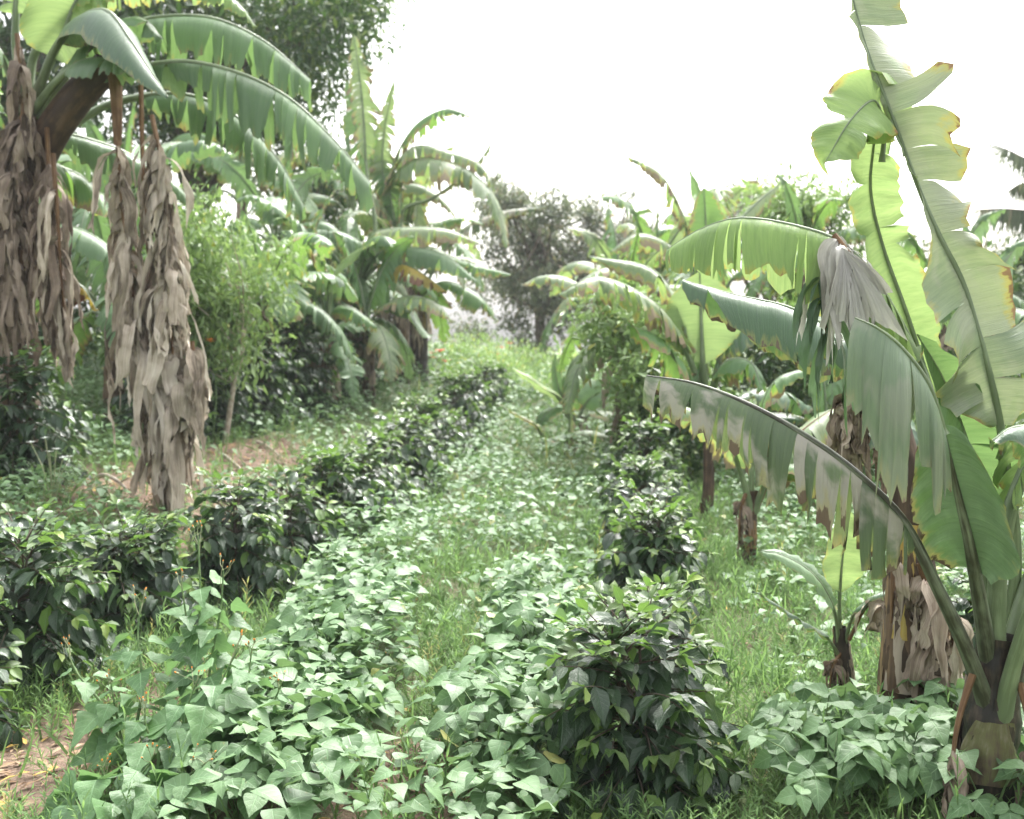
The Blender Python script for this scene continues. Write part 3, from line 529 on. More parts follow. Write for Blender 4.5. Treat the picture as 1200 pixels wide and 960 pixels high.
# ---------------------------------------------------------------- dead stump behind it
Y = 4.55; b2 = P(1062, 870, Y); b2[2] = float(gz(b2[0], b2[1]))
bs = thing('banana_plant', b2, 'dying banana plant with brown trunk wrapped in dry leaves, left of the nearest trunk', 'banana plant', 'banana plants on the right')
trunk(bs, [b2-V(0, 0, .05), P(1063, 780, Y), P(1068, 680, Y), P(1062, 560, Y+.05), P(1030, 440, Y+.1)], .115, .05, M['stem_brown'], 6, 5, [M['stem_brown'], M['stem_brown'], M['dead_dark'], M['stem_yellow']], org=b2)
dead_leaf(bs, [P(1078, 660, 4.42), P(1094, 720, 4.4), P(1100, 790, 4.38)], M['dead_dark'], 34, (.12, .3), (.05, .11), 11, .012, .25, b2)
dead_leaf(bs, [P(1050, 640, 4.4), P(1046, 690, 4.38), P(1044, 730, 4.38)], M['dead_dark'], 5, (.1, .2), (.04, .08), 12, .012, .3, b2)
dead_leaf(bs, [P(1100, 690, 4.5), P(1112, 720, 4.48), P(1118, 760, 4.46)], M['dead'], 12, (.12, .25), (.04, .09), 14, .012, .4, b2)
dead_leaf(bs, [P(1020, 440, 4.7), P(1000, 455, 4.68), P(990, 480, 4.66), P(1000, 510, 4.66)], M['dead_dark'], 46, (.12, .28), (.05, .11), 13, .012, .3, b2, label='brown crumpled dead leaf hanging behind the green ones')
dead_leaf(bs, [P(1040, 450, 4.72), P(1045, 500, 4.7), P(1040, 540, 4.7)], M['dead_dark'], 20, (.1, .22), (.04, .09), 15, .012, .25, b2)
banana_leaf(bs, [P(1035, 470, 4.7), P(990, 400, 4.75), P(930, 362, 4.8), (P(860, 345, 4.85)), P(800, 328, 4.9)], .24, M['ban_waxy'], b0=.2, seed=31, hang=(3, 4.5), fold=(0, -.1), tear=.4, depth=(.2, .7), org=b2, rib=.015, peak=.3, tipw=.2)
banana_leaf(bs, [P(1040, 470, 4.6), P(1030, 420, 4.55), P(1000, 398, 4.5), P(965, 405, 4.45)], .2, M['ban_waxy'], b0=.3, seed=32, hang=(4, 4), fold=(0, -.1), tear=.09, org=b2, rib=.012)
# ---------------------------------------------------------------- sucker
Y = 4.95; b3 = P(992, 850, Y); b3[2] = float(gz(b3[0], b3[1]))
bk = thing('banana_sucker', b3, 'young banana sucker with one broad upright leaf and a dry brown one', 'banana plant')
trunk(bk, [b3-V(0, 0, .03), P(990, 790, Y), P(984, 735, Y)], .045, .026, M['stem_dark'], 9, 3, [M['dead_dark'], M['stem_brown']], org=b3)
def leafD(pts, W, mat, **k): return banana_leaf(bk, [P(*q) for q in pts], W, mat, org=b3, **k)
leafD([(986, 760, 4.95), (984, 715, 4.93), (986, 670, 4.9), (990, 630, 4.9), (992, 596, 4.92)], .10, M['ban_bright'], b0=.42, seed=1, hang=(.1, .1), fold=(.3, .25), tear=0, nrm=(0.1, -1, .1), rib=.008, label='broad upright pale green leaf')
leafD([(985, 765, 4.95), (978, 715, 4.9), (955, 675, 4.85), (920, 652, 4.8), (888, 645, 4.78)], .085, M['ban_green'], b0=.3, seed=2, hang=(1, 1.2), fold=(.4, .2), tear=0, nrm=(.2, -.6, .8), rib=.008)
leafD([(985, 770, 4.95), (968, 745, 4.85), (940, 728, 4.78), (905, 705, 4.75), (882, 692, 4.72)], .04, M['ban_waxy'], b0=.2, seed=3, hang=(1.5, 1.5), tear=0, rib=.007)
leafD([(987, 765, 4.95), (1000, 720, 4.9), (1030, 695, 4.85), (1065, 688, 4.8)], .06, M['ban_waxy'], b0=.3, seed=4, hang=(1.5, 1.5), tear=0, rib=.008)
dead_leaf(bk, [P(995, 750, 4.9), P(1015, 712, 4.85), P(1035, 705, 4.82), P(1040, 720, 4.8)], M['dead'], 7, (.12, .2), (.07, .12), 2, .007, .5, b3, t0=.7, crumple=.006)
dead_leaf(bk, [P(985, 765, 4.93), P(975, 785, 4.9), P(972, 820, 4.9)], M['dead_dark'], 14, (.08, .18), (.03, .05), 3, .007, .35, b3)
# ---------------------------------------------------------------- thin banana farther back
Y = 8.0; b4 = P(880, 668, Y); b4[2] = float(gz(b4[0], b4[1]))
be = thing('banana_plant', b4, 'slim banana plant with short orange-brown trunk standing under the torn drooping leaf', 'banana plant', 'banana plants on the right')
trunk(be, [b4-V(0, 0, .05), P(880, 620, Y), P(882, 575, Y)], .045, .04, M['stem_brown'], 4, 2, [M['petiole_brown']], org=b4)
def leafE(pts, W, mat, **k): return banana_leaf(be, [P(*q) for q in pts], W, mat, org=b4, **k)
leafE([(882, 600, 8), (866, 545, 7.9), (845, 500, 7.8), (805, 478, 7.7), (770, 480, 7.6)], .26, M['ban_pale'], b0=.3, seed=1, hang=(2, 2.5), tear=.5, rib=.02)
leafE([(882, 600, 8), (905, 550, 8), (940, 505, 8.1), (990, 470, 8.2)], .3, M['ban_pale'], b0=.3, seed=2, hang=(2, 2), tear=.3, rib=.02, ribmat=M['petiole_brown'])
leafE([(882, 600, 8), (884, 520, 8), (905, 450, 8), (950, 430, 8)], .2, M['ban_far'], b0=.4, seed=3, hang=(2, 2), tear=.2, rib=.02)
leafE([(882, 600, 8), (900, 560, 7.9), (930, 545, 7.8), (965, 560, 7.7)], .2, M['ban_far'], b0=.3, seed=4, hang=(2, 2), tear=.3, rib=.02)
dead_leaf(be, [P(875, 575, 7.95), P(868, 600, 7.9), P(866, 640, 7.9)], M['dead_dark'], 10, (.1, .25), (.04, .07), 3, .012, .3, b4)
# ---------------------------------------------------------------- generic banana plants
def auto_banana(x, y, H, label, n=8, L=2.2, W=.32, seed=0, r0=.14, mats=('ban_far', 'ban_green', 'ban_pale'), dead=2, hand=(), group=None, lean=(0, 0), name='banana_plant', el=(10, 85), tear=.22, skip=None, n_=40, stemmat='stem_brown', azs=None):
    b = G(x, y); rs = np.random.RandomState(seed+100); root = thing(name, b, label, 'banana plant', group)
    top = b+V(lean[0], lean[1], H)
    trunk(root, [b-V(0, 0, .1), b+(top-b)*.5+V(.02, 0, 0), top], r0, r0*.6, M[stemmat], seed, 3, [M['dead_dark'], M['stem_brown']], org=b)
    for i in range(n):
        az = azs[i] if azs else i*2.4+rs.rand()*.8+seed; e = radians(np.interp(i/(max(1, n-1)), [0, 1], el)+rs.randn()*6); l = L*(.8+.35*rs.rand())*(.75 if e > 1.2 else 1)
        d = V(cos(az)*cos(e), sin(az)*cos(e), sin(e)); p = top.copy(); pts = [p.copy()-V(0, 0, .15)]; dr = .2+.25*cos(e)
        for q in range(7):
            p = p+d*l/7; d = nz(d+V(0, 0, -dr*(.5+q*.16))); pts.append(p.copy())
        banana_leaf(root, pts, W*(.8+.35*rs.rand()), M[mats[rs.randint(len(mats))]], b0=.2, seed=seed*13+i, hang=(1.2+rs.rand()*2, 1.2+rs.rand()*2), fold=(.3, .3), tear=tear*(.35+.6*rs.rand()), gap=.2, sway=.45, rag=.14, depth=(.3, 1), org=b, n=n_, Mo=5, rib=.022, nrm=None if e < 1.1 else (cos(az+.5), sin(az+.5), .8))
    for i in range(dead):
        az = rs.rand()*6.28 if i else -1.6; o = V(cos(az), sin(az), 0)*r0*1.4
        dead_leaf(root, [top+o*.4-V(0, 0, .05), top+o*1.3-V(0, 0, H*.15), top+o*1.4-V(0, 0, H*.5)], M[['dead_dark', 'dead'][i % 2]], 24, (.25, .55), (.05, .12), seed+i, .015, .35, b)
    for pts, W_, mt, kw in hand: banana_leaf(root, [P(*q) for q in pts], W_, M[mt], org=b, **kw)
    return root
# ---------------------------------------------------------------- tall banana at the left
Y = 9.4; b5 = G(P(22, 400, Y)[0], Y)
bl = thing('banana_plant', b5, 'tall banana plant at the top left with long torn leaves and curtains of dead ones', 'banana plant', 'banana plants on the left')
trunk(bl, [b5-V(0, 0, .1), P(20, 350, Y), P(25, 230, Y), P(40, 140, Y)], .16, .11, M['stem_brown'], 5, 4, [M['dead_dark'], M['stem_brown']], org=b5)
mb = MB(); q, _ = curve([P(38, 200, 9.35), P(58, 160, 9.25), P(90, 115, 9.15), P(126, 78, 9.05)], 14); mb.tube(q-b5, np.linspace(.14, .115, 14), 16, ridge=.03); mb.build('fruit_stalk', M['stem_brown'], bl, label='thick brown bent stalk')
mb = MB(); q, _ = curve([P(126, 78, 9.05), P(134, 88, 9.0), P(137, 130, 9.0), P(138, 170, 9.0)], 12); mb.tube(q-b5, np.linspace(.06, .03, 12), 8); mb.build('hanging_stalk', M['petiole_brown'], bl)
def leafL(pts, W, mat, **k):
    k.setdefault('rib', .03); k.setdefault('Mo', 6); return banana_leaf(bl, [P(*q) for q in pts], W, M[mat], org=b5, **k)
leafL([(40, 120, 9.3), (62, 60, 9.1), (92, 22, 8.9), (125, 12, 8.7), (150, 42, 8.5), (172, 76, 8.4), (197, 114, 8.35)], .33, 'ban_waxy', b0=.25, seed=1, hang=(2.2, 2.2), fold=(.1, .1), tear=0, peak=.4, label='smooth folded leaf ending in a sharp point')
leafL([(42, 130, 9.4), (90, 65, 9.5), (150, 30, 9.55), (190, 19, 9.6), (250, 21, 9.6), (310, 48, 9.6), (364, 94, 9.6)], .44, 'ban_green', b0=.35, seed=2, hang=(3.5, 4.5), fold=(0, -.1), tear=.11, sway=.6, gap=.32, rag=.18, depth=(.6, 1), peak=.3, tipw=.45)
leafL([(50, 150, 9.3), (120, 95, 9.3), (200, 72, 9.35), (270, 82, 9.4), (335, 112, 9.4), (388, 160, 9.4), (434, 214, 9.4)], .47, 'ban_green', b0=.32, seed=3, hang=(4, 4.5), fold=(0, -.1), tear=.11, sway=.6, gap=.32, rag=.18, depth=(.6, 1), peak=.35, tipw=.4)
leafL([(60, 160, 9.7), (130, 120, 9.9), (215, 110, 10.0), (280, 138, 10), (325, 185, 10), (357, 242, 10)], .42, 'ban_green', b0=.3, seed=4, hang=(3.5, 4), fold=(0, -.1), tear=.1, sway=.6, gap=.32, rag=.18, depth=(.6, 1), peak=.4, tipw=.3)
leafL([(30, 120, 9.4), (40, 60, 9.4), (80, 10, 9.3), (150, -30, 9.2), (220, -30, 9.1), (275, 0, 9.0), (300, 32, 9.0)], .3, 'ban_bright', b0=.3, seed=5, hang=(2, 3), tear=.12, depth=(.6, 1), label='bright frayed leaf cut by the top of the picture')
leafL([(30, 130, 9.4), (18, 60, 9.35), (20, -10, 9.3), (30, -60, 9.3)], .3, 'ban_bright', b0=.6, seed=6, hang=(.5, .5), nrm=(0, -1, .2), tear=.3)
leafL([(35, 120, 9.3), (70, 50, 9.25), (90, 0, 9.2), (130, -60, 9.2)], .35, 'ban_bright', b0=.3, seed=7, hang=(.8, .8), nrm=(.3, -1, .4), tear=.4)
leafL([(40, 130, 9.4), (75, 90, 9.3), (110, 50, 9.2), (160, 20, 9.15), (190, 45, 9.1)], .3, 'ban_green', b0=.3, seed=8, hang=(2, 2), tear=.3)
leafL([(38, 130, 9.2), (70, 90, 9.0), (105, 70, 8.85), (150, 72, 8.7), (185, 95, 8.6)], .25, 'ban_green', b0=.35, seed=9, hang=(2, 2.5), tear=.5)
leafL([(30, 130, 9.4), (0, 60, 9.3), (-40, 10, 9.2), (-90, 0, 9.1)], .3, 'ban_green', b0=.3, seed=10, hang=(2, 2), tear=.2)
leafL([(45, 170, 9.6), (75, 158, 9.9), (110, 165, 10), (150, 180, 10.1), (205, 215, 10.2), (225, 240, 10.2)], .32, 'ban_green', b0=.15, seed=11, hang=(3, 4), tear=.14, depth=(.3, .8))
leafL([(40, 180, 9.6), (70, 195, 10), (100, 210, 10.1), (126, 247, 10.2)], .38, 'ban_far', b0=.1, seed=12, hang=(3, 4), tear=.5)
leafL([(30, 250, 9.5), (20, 300, 9.4), (60, 316, 9.3), (95, 335, 9.2), (114, 364, 9.2)], .2, 'ban_yellow', b0=.3, seed=13, hang=(3, 4), tear=.12, depth=(.3, .8), label='yellow and brown dying leaf')
leafL([(20, 260, 9.6), (-10, 290, 9.4), (-40, 300, 9.3)], .25, 'ban_yellow', b0=.2, seed=14, hang=(3, 4), tear=.12)
def deadL(pts, mat, ns, **k):
    k.setdefault('Ls', (.3, .75)); k.setdefault('ws', (.05, .14)); k.setdefault('rib', .016); k.setdefault('crumple', .02)
    return dead_leaf(bl, [P(*q) for q in pts], M[mat], ns, org=b5, **k)
deadL([(137, 150, 9.0), (142, 220, 8.95), (152, 320, 8.9), (168, 430, 8.9), (182, 500, 8.9)], 'dead', 110, seed=1, out=.25, t0=.06, label='left curtain of hanging dead leaf strips')
deadL([(178, 135, 9.0), (190, 200, 8.95), (196, 300, 8.9), (202, 410, 8.9), (201, 540, 8.9)], 'dead', 190, seed=2, out=.27, t0=.05, label='right curtain of hanging dead leaf strips')
deadL([(165, 100, 9.05), (168, 200, 9.1), (178, 350, 9.05), (192, 450, 9.0), (197, 560, 8.95)], 'dead_dark', 70, seed=3, out=.22, t0=.45)
deadL([(225, 400, 8.85), (228, 430, 8.85), (232, 450, 8.85)], 'dead', 22, seed=21, out=.3, ws=(.1, .2), Ls=(.3, .5))
deadL([(30, 110, 9.1), (22, 170, 9.05), (12, 260, 9.0), (10, 350, 9.0)], 'dead_dark', 120, seed=4, out=.4, t0=.1, label='dark brown dead leaves over the trunk')
deadL([(55, 150, 9.1), (58, 220, 9.05), (62, 300, 9.0), (74, 360, 9.0)], 'dead_dark', 45, seed=5, out=.2, t0=.1)
deadL([(62, 180, 9.0), (68, 260, 8.95), (72, 330, 8.95), (78, 390, 8.95)], 'dead', 16, seed=6, out=.2, t0=.1, ws=(.04, .09), label='bleached dead leaf shreds')
deadL([(20, 40, 9.15), (22, 70, 9.1), (28, 100, 9.1)], 'dead_dark', 14, seed=7, out=.2)
# more bananas behind it
auto_banana(-5.6, 12.2, 2.0, 'green banana plant behind the tall one, its leaves showing between the dead ones', 9, 2.3, .36, 1, group='banana plants on the left', mats=('ban_green', 'ban_far'), dead=0)
auto_banana(-4.7, 13.4, 1.4, 'broad-leaved low banana plant between the dead curtains and the left trunk', 8, 2.0, .36, 2, group='banana plants on the left', mats=('ban_green', 'ban_far'), dead=0)
# ---------------------------------------------------------------- middle group of bananas
k0 = dict(hang=(2.5, 3), gap=.22, sway=.5, rag=.15, tear=.13, n=40, Mo=5, rib=.026)
auto_banana(-2.65, 16.2, .95, 'short banana plant with pale brown sheathed stump behind the bank bushes', 3, 1.5, .28, 11, group='banana plants in the middle distance', r0=.17, mats=('ban_green',), stemmat='stem_brown', dead=2, hand=[
    ([(383, 385, 16.2), (368, 350, 16), (345, 335, 15.9), (310, 325, 15.8)], .3, 'ban_far', dict(seed=1, **k0)),
    ([(383, 385, 16.2), (370, 335, 16), (340, 300, 15.9), (290, 295, 15.8)], .33, 'ban_green', dict(seed=2, **k0)),
    ([(383, 385, 16.2), (385, 340, 16), (400, 310, 15.8), (436, 282, 15.6)], .3, 'ban_bright', dict(seed=3, **{**k0, 'nrm': (-.6, -.3, .7), 'hang': (1, 1), 'tear': .8})),
    ([(383, 385, 16.2), (395, 360, 16), (415, 362, 15.9), (442, 383, 15.8)], .32, 'ban_far', dict(seed=4, **k0)),
    ([(383, 385, 16.2), (365, 360, 16), (345, 350, 15.8), (330, 372, 15.6)], .25, 'ban_pale', dict(seed=5, **k0)),
    ([(383, 385, 16.2), (385, 320, 16.1), (350, 260, 16), (300, 230, 15.9), (275, 235, 15.8)], .26, 'ban_green', dict(seed=6, **k0)),
    ([(383, 385, 16.2), (385, 330, 16.1), (370, 270, 16), (395, 220, 15.9), (408, 215, 15.8)], .28, 'ban_far', dict(seed=7, **{**k0, 'nrm': (-.6, -.3, .7), 'hang': (1, 1)}))])
auto_banana(-2.45, 18.0, 1.6, 'banana plant with dark trunk and two long arching leaves over the path side', 7, 1.8, .3, 12, group='banana plants in the middle distance', r0=.13, mats=('ban_green',), stemmat='stem_dark', dead=1, hand=[
    ([(424, 330, 18), (432, 280, 17.8), (460, 268, 17.6), (520, 268, 17.4), (562, 285, 17.3)], .34, 'ban_pale', dict(seed=1, **k0)),
    ([(424, 330, 18), (440, 300, 17.7), (475, 290, 17.4), (520, 298, 17.2), (560, 330, 17.1)], .42, 'ban_green', dict(seed=2, **{**k0, 'tear': .8})),
    ([(424, 330, 18), (445, 310, 17.6), (480, 312, 17.2), (524, 342, 17)], .3, 'ban_yellow', dict(seed=3, **k0)),
    ([(424, 330, 18), (440, 345, 17.6), (470, 355, 17.3), (504, 395, 17.2)], .3, 'ban_green', dict(seed=4, **{**k0, 'tear': .6})),
    ([(424, 330, 18), (440, 270, 18), (430, 200, 18), (425, 120, 18), (415, 40, 18)], .3, 'ban_pale', dict(seed=5, **{**k0, 'nrm': (.5, -1, .2), 'hang': (1, 1), 'b0': .5})),
    ([(424, 330, 18), (410, 290, 17.8), (385, 262, 17.7), (350, 262, 17.6)], .3, 'ban_far', dict(seed=6, **k0))])
auto_banana(-1.95, 20.0, 1.9, 'tallest banana plant of the middle group, its leaves high against the sky', 7, 2.2, .34, 13, group='banana plants in the middle distance', r0=.15, stemmat='stem_dark', dead=2, mats=('ban_far', 'ban_pale'), hand=[
    ([(470, 320, 20), (455, 220, 20), (480, 155, 20), (520, 128, 19.8), (552, 136, 19.6)], .3, 'ban_far', dict(seed=1, **{**k0, 'b0': .4})),
    ([(470, 320, 20), (450, 240, 20), (478, 190, 19.8), (530, 190, 19.6), (575, 225, 19.4), (595, 290, 19.2)], .5, 'ban_pale', dict(seed=2, **{**k0, 'b0': .3})),
    ([(470, 320, 20), (445, 250, 20), (478, 176, 19.8), (530, 178, 19.7), (565, 195, 19.6), (580, 235, 19.5)], .35, 'ban_pale', dict(seed=7, **{**k0, 'b0': .3})),
    ([(470, 320, 20), (450, 230, 20), (450, 160, 20), (462, 95, 20)], .26, 'ban_pale', dict(seed=3, **{**k0, 'nrm': (.4, -1, .2), 'hang': (1, 1), 'tear': .12})),
    ([(470, 320, 20), (470, 250, 20), (510, 230, 20), (560, 190, 20), (588, 145, 20)], .2, 'ban_pale', dict(seed=4, **{**k0, 'b0': .5, 'tear': .15})),
    ([(470, 320, 20), (455, 220, 20), (425, 170, 20), (405, 95, 20)], .32, 'ban_far', dict(seed=5, **{**k0, 'nrm': (.4, -1, .2), 'hang': (1, 1)})),
    ([(470, 320, 20), (500, 290, 19.8), (540, 305, 19.6), (600, 322, 19.4)], .3, 'ban_far', dict(seed=6, **k0)),
    ([(470, 320, 20), (460, 260, 20), (420, 205, 20), (375, 160, 20)], .36, 'ban_pale', dict(seed=8, **k0))])
auto_banana(-1.75, 21.2, 1.8, 'banana plant with two thick close trunks right of the middle group', 5, 2.0, .34, 14, group='banana plants in the middle distance', r0=.2, stemmat='stem_dark', dead=3, hand=[
    ([(490, 350, 21), (520, 330, 20.8), (560, 345, 20.6), (582, 375, 20.5)], .4, 'ban_far', dict(seed=1, **k0)),
    ([(490, 350, 21), (530, 280, 21), (580, 250, 21), (640, 242, 21)], .28, 'dead_dark' if False else 'ban_worn', dict(seed=2, **k0))])
auto_banana(-2.55, 19.8, 1.5, 'thin leaning banana trunk between the stump and the thick trunks', 5, 1.8, .3, 15, group='banana plants in the middle distance', r0=.12, dead=1, lean=(-.15, 0))
auto_banana(-3.6, 17.5, 2.4, 'banana plant mostly hidden behind the light green shrub', 7, 2.2, .34, 16, group='banana plants in the middle distance', dead=1, mats=('ban_far', 'ban_green'))
auto_banana(-3.0, 21.5, 3.0, 'tall banana plant rising behind the middle group on its left', 8, 2.4, .34, 17, group='banana plants in the middle distance', dead=2, mats=('ban_far', 'ban_pale'))
# low clump in the centre
k1 = dict(hang=(1, 1.2), tear=0, n=30, Mo=5, rib=.02, fold=(.35, .35))
auto_banana(1.0, 16.0, .35, 'low banana clump at the head of the path with broad leaves spread left and right', 0, 1.2, .25, 21, r0=.07, dead=1, name='banana_sucker', mats=('ban_green',), hand=[
    ([(672, 495, 16), (660, 470, 15.9), (635, 452, 15.8), (600, 430, 15.7)], .26, 'ban_bright', dict(seed=1, **k1)),
    ([(676, 495, 16), (690, 468, 15.9), (715, 455, 15.8), (738, 442, 15.7)], .26, 'ban_green', dict(seed=2, **{**k1, 'nrm': (.2, -.7, .7)})),
    ([(674, 495, 16), (655, 455, 16), (650, 425, 16), (652, 415, 16)], .12, 'ban_green', dict(seed=3, **{**k1, 'nrm': (.2, -1, .3)})),
    ([(674, 495, 16), (668, 460, 16), (660, 440, 16)], .2, 'ban_far', dict(seed=4, **{**k1, 'nrm': (.3, -1, .3)})),
    ([(676, 495, 16), (700, 482, 15.9), (722, 490, 15.7), (728, 505, 15.6)], .22, 'ban_pale', dict(seed=5, **k1)),
    ([(672, 495, 16), (655, 478, 15.9), (640, 485, 15.7), (630, 505, 15.6)], .2, 'ban_far', dict(seed=6, **k1))])
auto_banana(.75, 14.6, .2, 'low sprawling banana sucker with one pale leaf lying along the ground', 2, .8, .15, 22, r0=.04, dead=1, name='banana_sucker', mats=('ban_pale',), hand=[
    ([(650, 525, 14.6), (665, 510, 14.5), (690, 505, 14.4), (715, 512, 14.3)], .16, 'ban_pale', dict(seed=1, **k1)),
    ([(640, 525, 14.6), (630, 500, 14.5), (610, 488, 14.4), (592, 478, 14.3)], .1, 'ban_pale', dict(seed=2, **k1))])
# bananas behind on the right
auto_banana(1.75, 10.2, .8, 'banana plant with a big pale upright leaf, left of the dried leaf fan', 2, 1.5, .3, 31, r0=.06, group='banana plants on the right', dead=0, mats=('ban_far',), hand=[
    ([(828, 470, 10.2), (824, 430, 10.1), (822, 380, 10.1), (820, 318, 10.1)], .36, 'ban_bright', dict(seed=1, hang=(.2, .2), fold=(.2, .2), tear=0, nrm=(0, -1, .2), rib=.03, b0=.3, n=40, peak=.5)),
    ([(826, 470, 10.2), (800, 400, 10), (760, 350, 9.9), (700, 325, 9.8), (655, 345, 9.7)], .3, 'ban_pale', dict(seed=2, **{**k0, 'tear': .1})),
    ([(826, 470, 10.2), (810, 400, 10.2), (770, 320, 10.2), (690, 300, 10.2)], .28, 'ban_pale', dict(seed=3, **{**k0, 'tear': .2})),
    ([(830, 470, 10.2), (850, 425, 10), (880, 425, 9.9), (893, 458, 9.8)], .24, 'ban_far', dict(seed=4, **k0)),
    ([(830, 470, 10.2), (850, 400, 10.2), (890, 375, 10.1), (940, 385, 10)], .3, 'ban_waxy', dict(seed=5, **k0)),
    ([(830, 470, 10.2), (800, 430, 10), (770, 395, 9.9), (735, 380, 9.8)], .3, 'ban_far', dict(seed=6, **k0))])
auto_banana(2.65, 15.0, 2.0, 'banana plant standing tall behind with a hooked frayed leaf against the sky', 5, 2.0, .32, 32, group='banana plants on the right', dead=1, mats=('ban_far', 'ban_pale'), hand=[
    ([(830, 330, 15), (815, 300, 15), (795, 240, 15), (770, 200, 15), (732, 182, 15)], .3, 'ban_pale', dict(seed=1, **{**k0, 'tear': .16, 'b0': .3})),
    ([(830, 330, 15), (828, 280, 15), (825, 220, 15)], .3, 'ban_far', dict(seed=2, **{**k0, 'nrm': (.3, -1, .2), 'hang': (.2, .2), 'tear': 0})),
    ([(830, 330, 15), (780, 285, 14.9), (745, 275, 14.8), (715, 295, 14.7)], .28, 'ban_pale', dict(seed=3, **k0)),
    ([(830, 330, 15), (850, 280, 15), (885, 240, 15), (915, 215, 15)], .3, 'ban_pale', dict(seed=4, **{**k0, 'nrm': (-.5, -.6, .6)}))])
auto_banana(3.9, 13.0, 1.6, 'banana plant in the right background behind the brown crumpled leaves', 7, 1.8, .32, 33, group='banana plants on the right', dead=1, mats=('ban_far', 'ban_green'))
auto_banana(5.6, 13.5, 1.8, 'banana plant in the right background beyond the nearest trunk', 6, 1.7, .3, 34, group='banana plants on the right', dead=1, mats=('ban_far', 'ban_green'))
auto_banana(1.35, 14.0, 1.5, 'pale frayed banana plant left of the big upright pale leaf', 8, 1.7, .28, 41, r0=.09, group='banana plants on the right', dead=1, mats=('ban_pale', 'ban_far'), tear=.12)
auto_banana(2.2, 17.5, 2.2, 'banana plant in the back row just right of the gap', 8, 1.9, .3, 42, r0=.1, group='banana plants on the right', dead=1, mats=('ban_far', 'ban_pale'), tear=.15)
auto_banana(4.2, 16.5, 2.4, 'back row banana plant behind the sunlit arching leaf', 8, 1.9, .3, 43, r0=.1, group='banana plants on the right', dead=1, mats=('ban_far', 'ban_green'), tear=.15)
auto_banana(3.1, 11.2, .7, 'low banana plant between the upright pale leaf and the dying trunk', 7, 1.4, .28, 44, r0=.08, group='banana plants on the right', dead=1, mats=('ban_far', 'ban_waxy'), tear=.2)
auto_banana(-4.2, 16.0, 1.3, 'banana plant behind the light green shrub with leaves on its right', 8, 2.0, .36, 45, r0=.13, group='banana plants in the middle distance', dead=1, mats=('ban_green', 'ban_far'))
auto_banana(-5.3, 15.5, 2.6, 'tall banana plant between the long torn leaves and the dark tree', 8, 2.2, .36, 46, r0=.14, group='banana plants on the left', dead=1, mats=('ban_far', 'ban_green'))
auto_banana(-6.6, 13.0, .9, 'low banana plant at the far left behind the bank bushes', 8, 1.9, .36, 47, r0=.12, group='banana plants on the left', dead=1, mats=('ban_green', 'ban_far'))
for i, (x, y, H, n_, L, W, lb, gp) in enumerate([
    (-3.3, 15.2, 1.5, 9, 1.9, .42, 'banana plant right behind the light green shrub with broad drooping leaves', 'banana plants in the middle distance'),
    (-2.2, 17.2, 1.2, 8, 1.8, .4, 'broad-leaved banana plant in front of the dark trunks of the middle group', 'banana plants in the middle distance'),
    (-2.1, 22.5, 2.6, 9, 2.4, .42, 'banana plant at the back of the middle group, topmost on its right', 'banana plants in the middle distance'),
    (-4.6, 19.5, 3.2, 9, 2.6, .42, 'tall pale banana plant behind the middle group, left of the highest leaves', 'banana plants in the middle distance'),
    (1.9, 20.0, 1.9, 9, 2.2, .38, 'banana plant at the edge of the gap behind the low clump', 'banana plants on the right'),
    (3.6, 21.0, 2.6, 9, 2.3, .38, 'banana plant against the sky behind the hooked frayed leaf', 'banana plants on the right'),
    (6.4, 17.0, 1.9, 8, 2.0, .36, 'banana plant far behind the crumpled brown leaves', 'banana plants on the right')]):
    auto_banana(x, y, H, lb, n_, L, W, 60+i, r0=.13, group=gp, dead=1, mats=('ban_pale', 'ban_far', 'ban_green'), tear=.16)
# ---------------------------------------------------------------- shrubs and trees
def blobs_leaves(blobs, n, size, rs, shell=.55, down=.3):
    wts = np.array([b[1][0]*b[1][1]*b[1][2] for b in blobs])**.75; k = rs.choice(len(blobs), n, p=wts/wts.sum())
    c = np.array([b[0] for b in blobs])[k]; r = np.array([b[1] for b in blobs])[k]
    u = nz(rs.randn(n, 3)); rad = (shell+(1-shell)*rs.rand(n)**.6)[:, None]*(1+.12*rs.randn(n, 1)); p = c+u*r*rad
    # clump: pull towards random twig ends
    m = max(8, n//28); tw = p[rs.choice(n, m)]; j = rs.randint(0, m, n); near = tw[j]+rs.randn(n, 3)*size*1.6; use = rs.rand(n) < .75; p = np.where(use[:, None], near, p)
    d = nz(u+rs.randn(n, 3)*.7+V(0, 0, -down)); nn = nz(u*.5+UP+rs.randn(n, 3)*.5); return p, frames(d, nn), size*(.6+.8*rs.rand(n)), rs.rand(n)
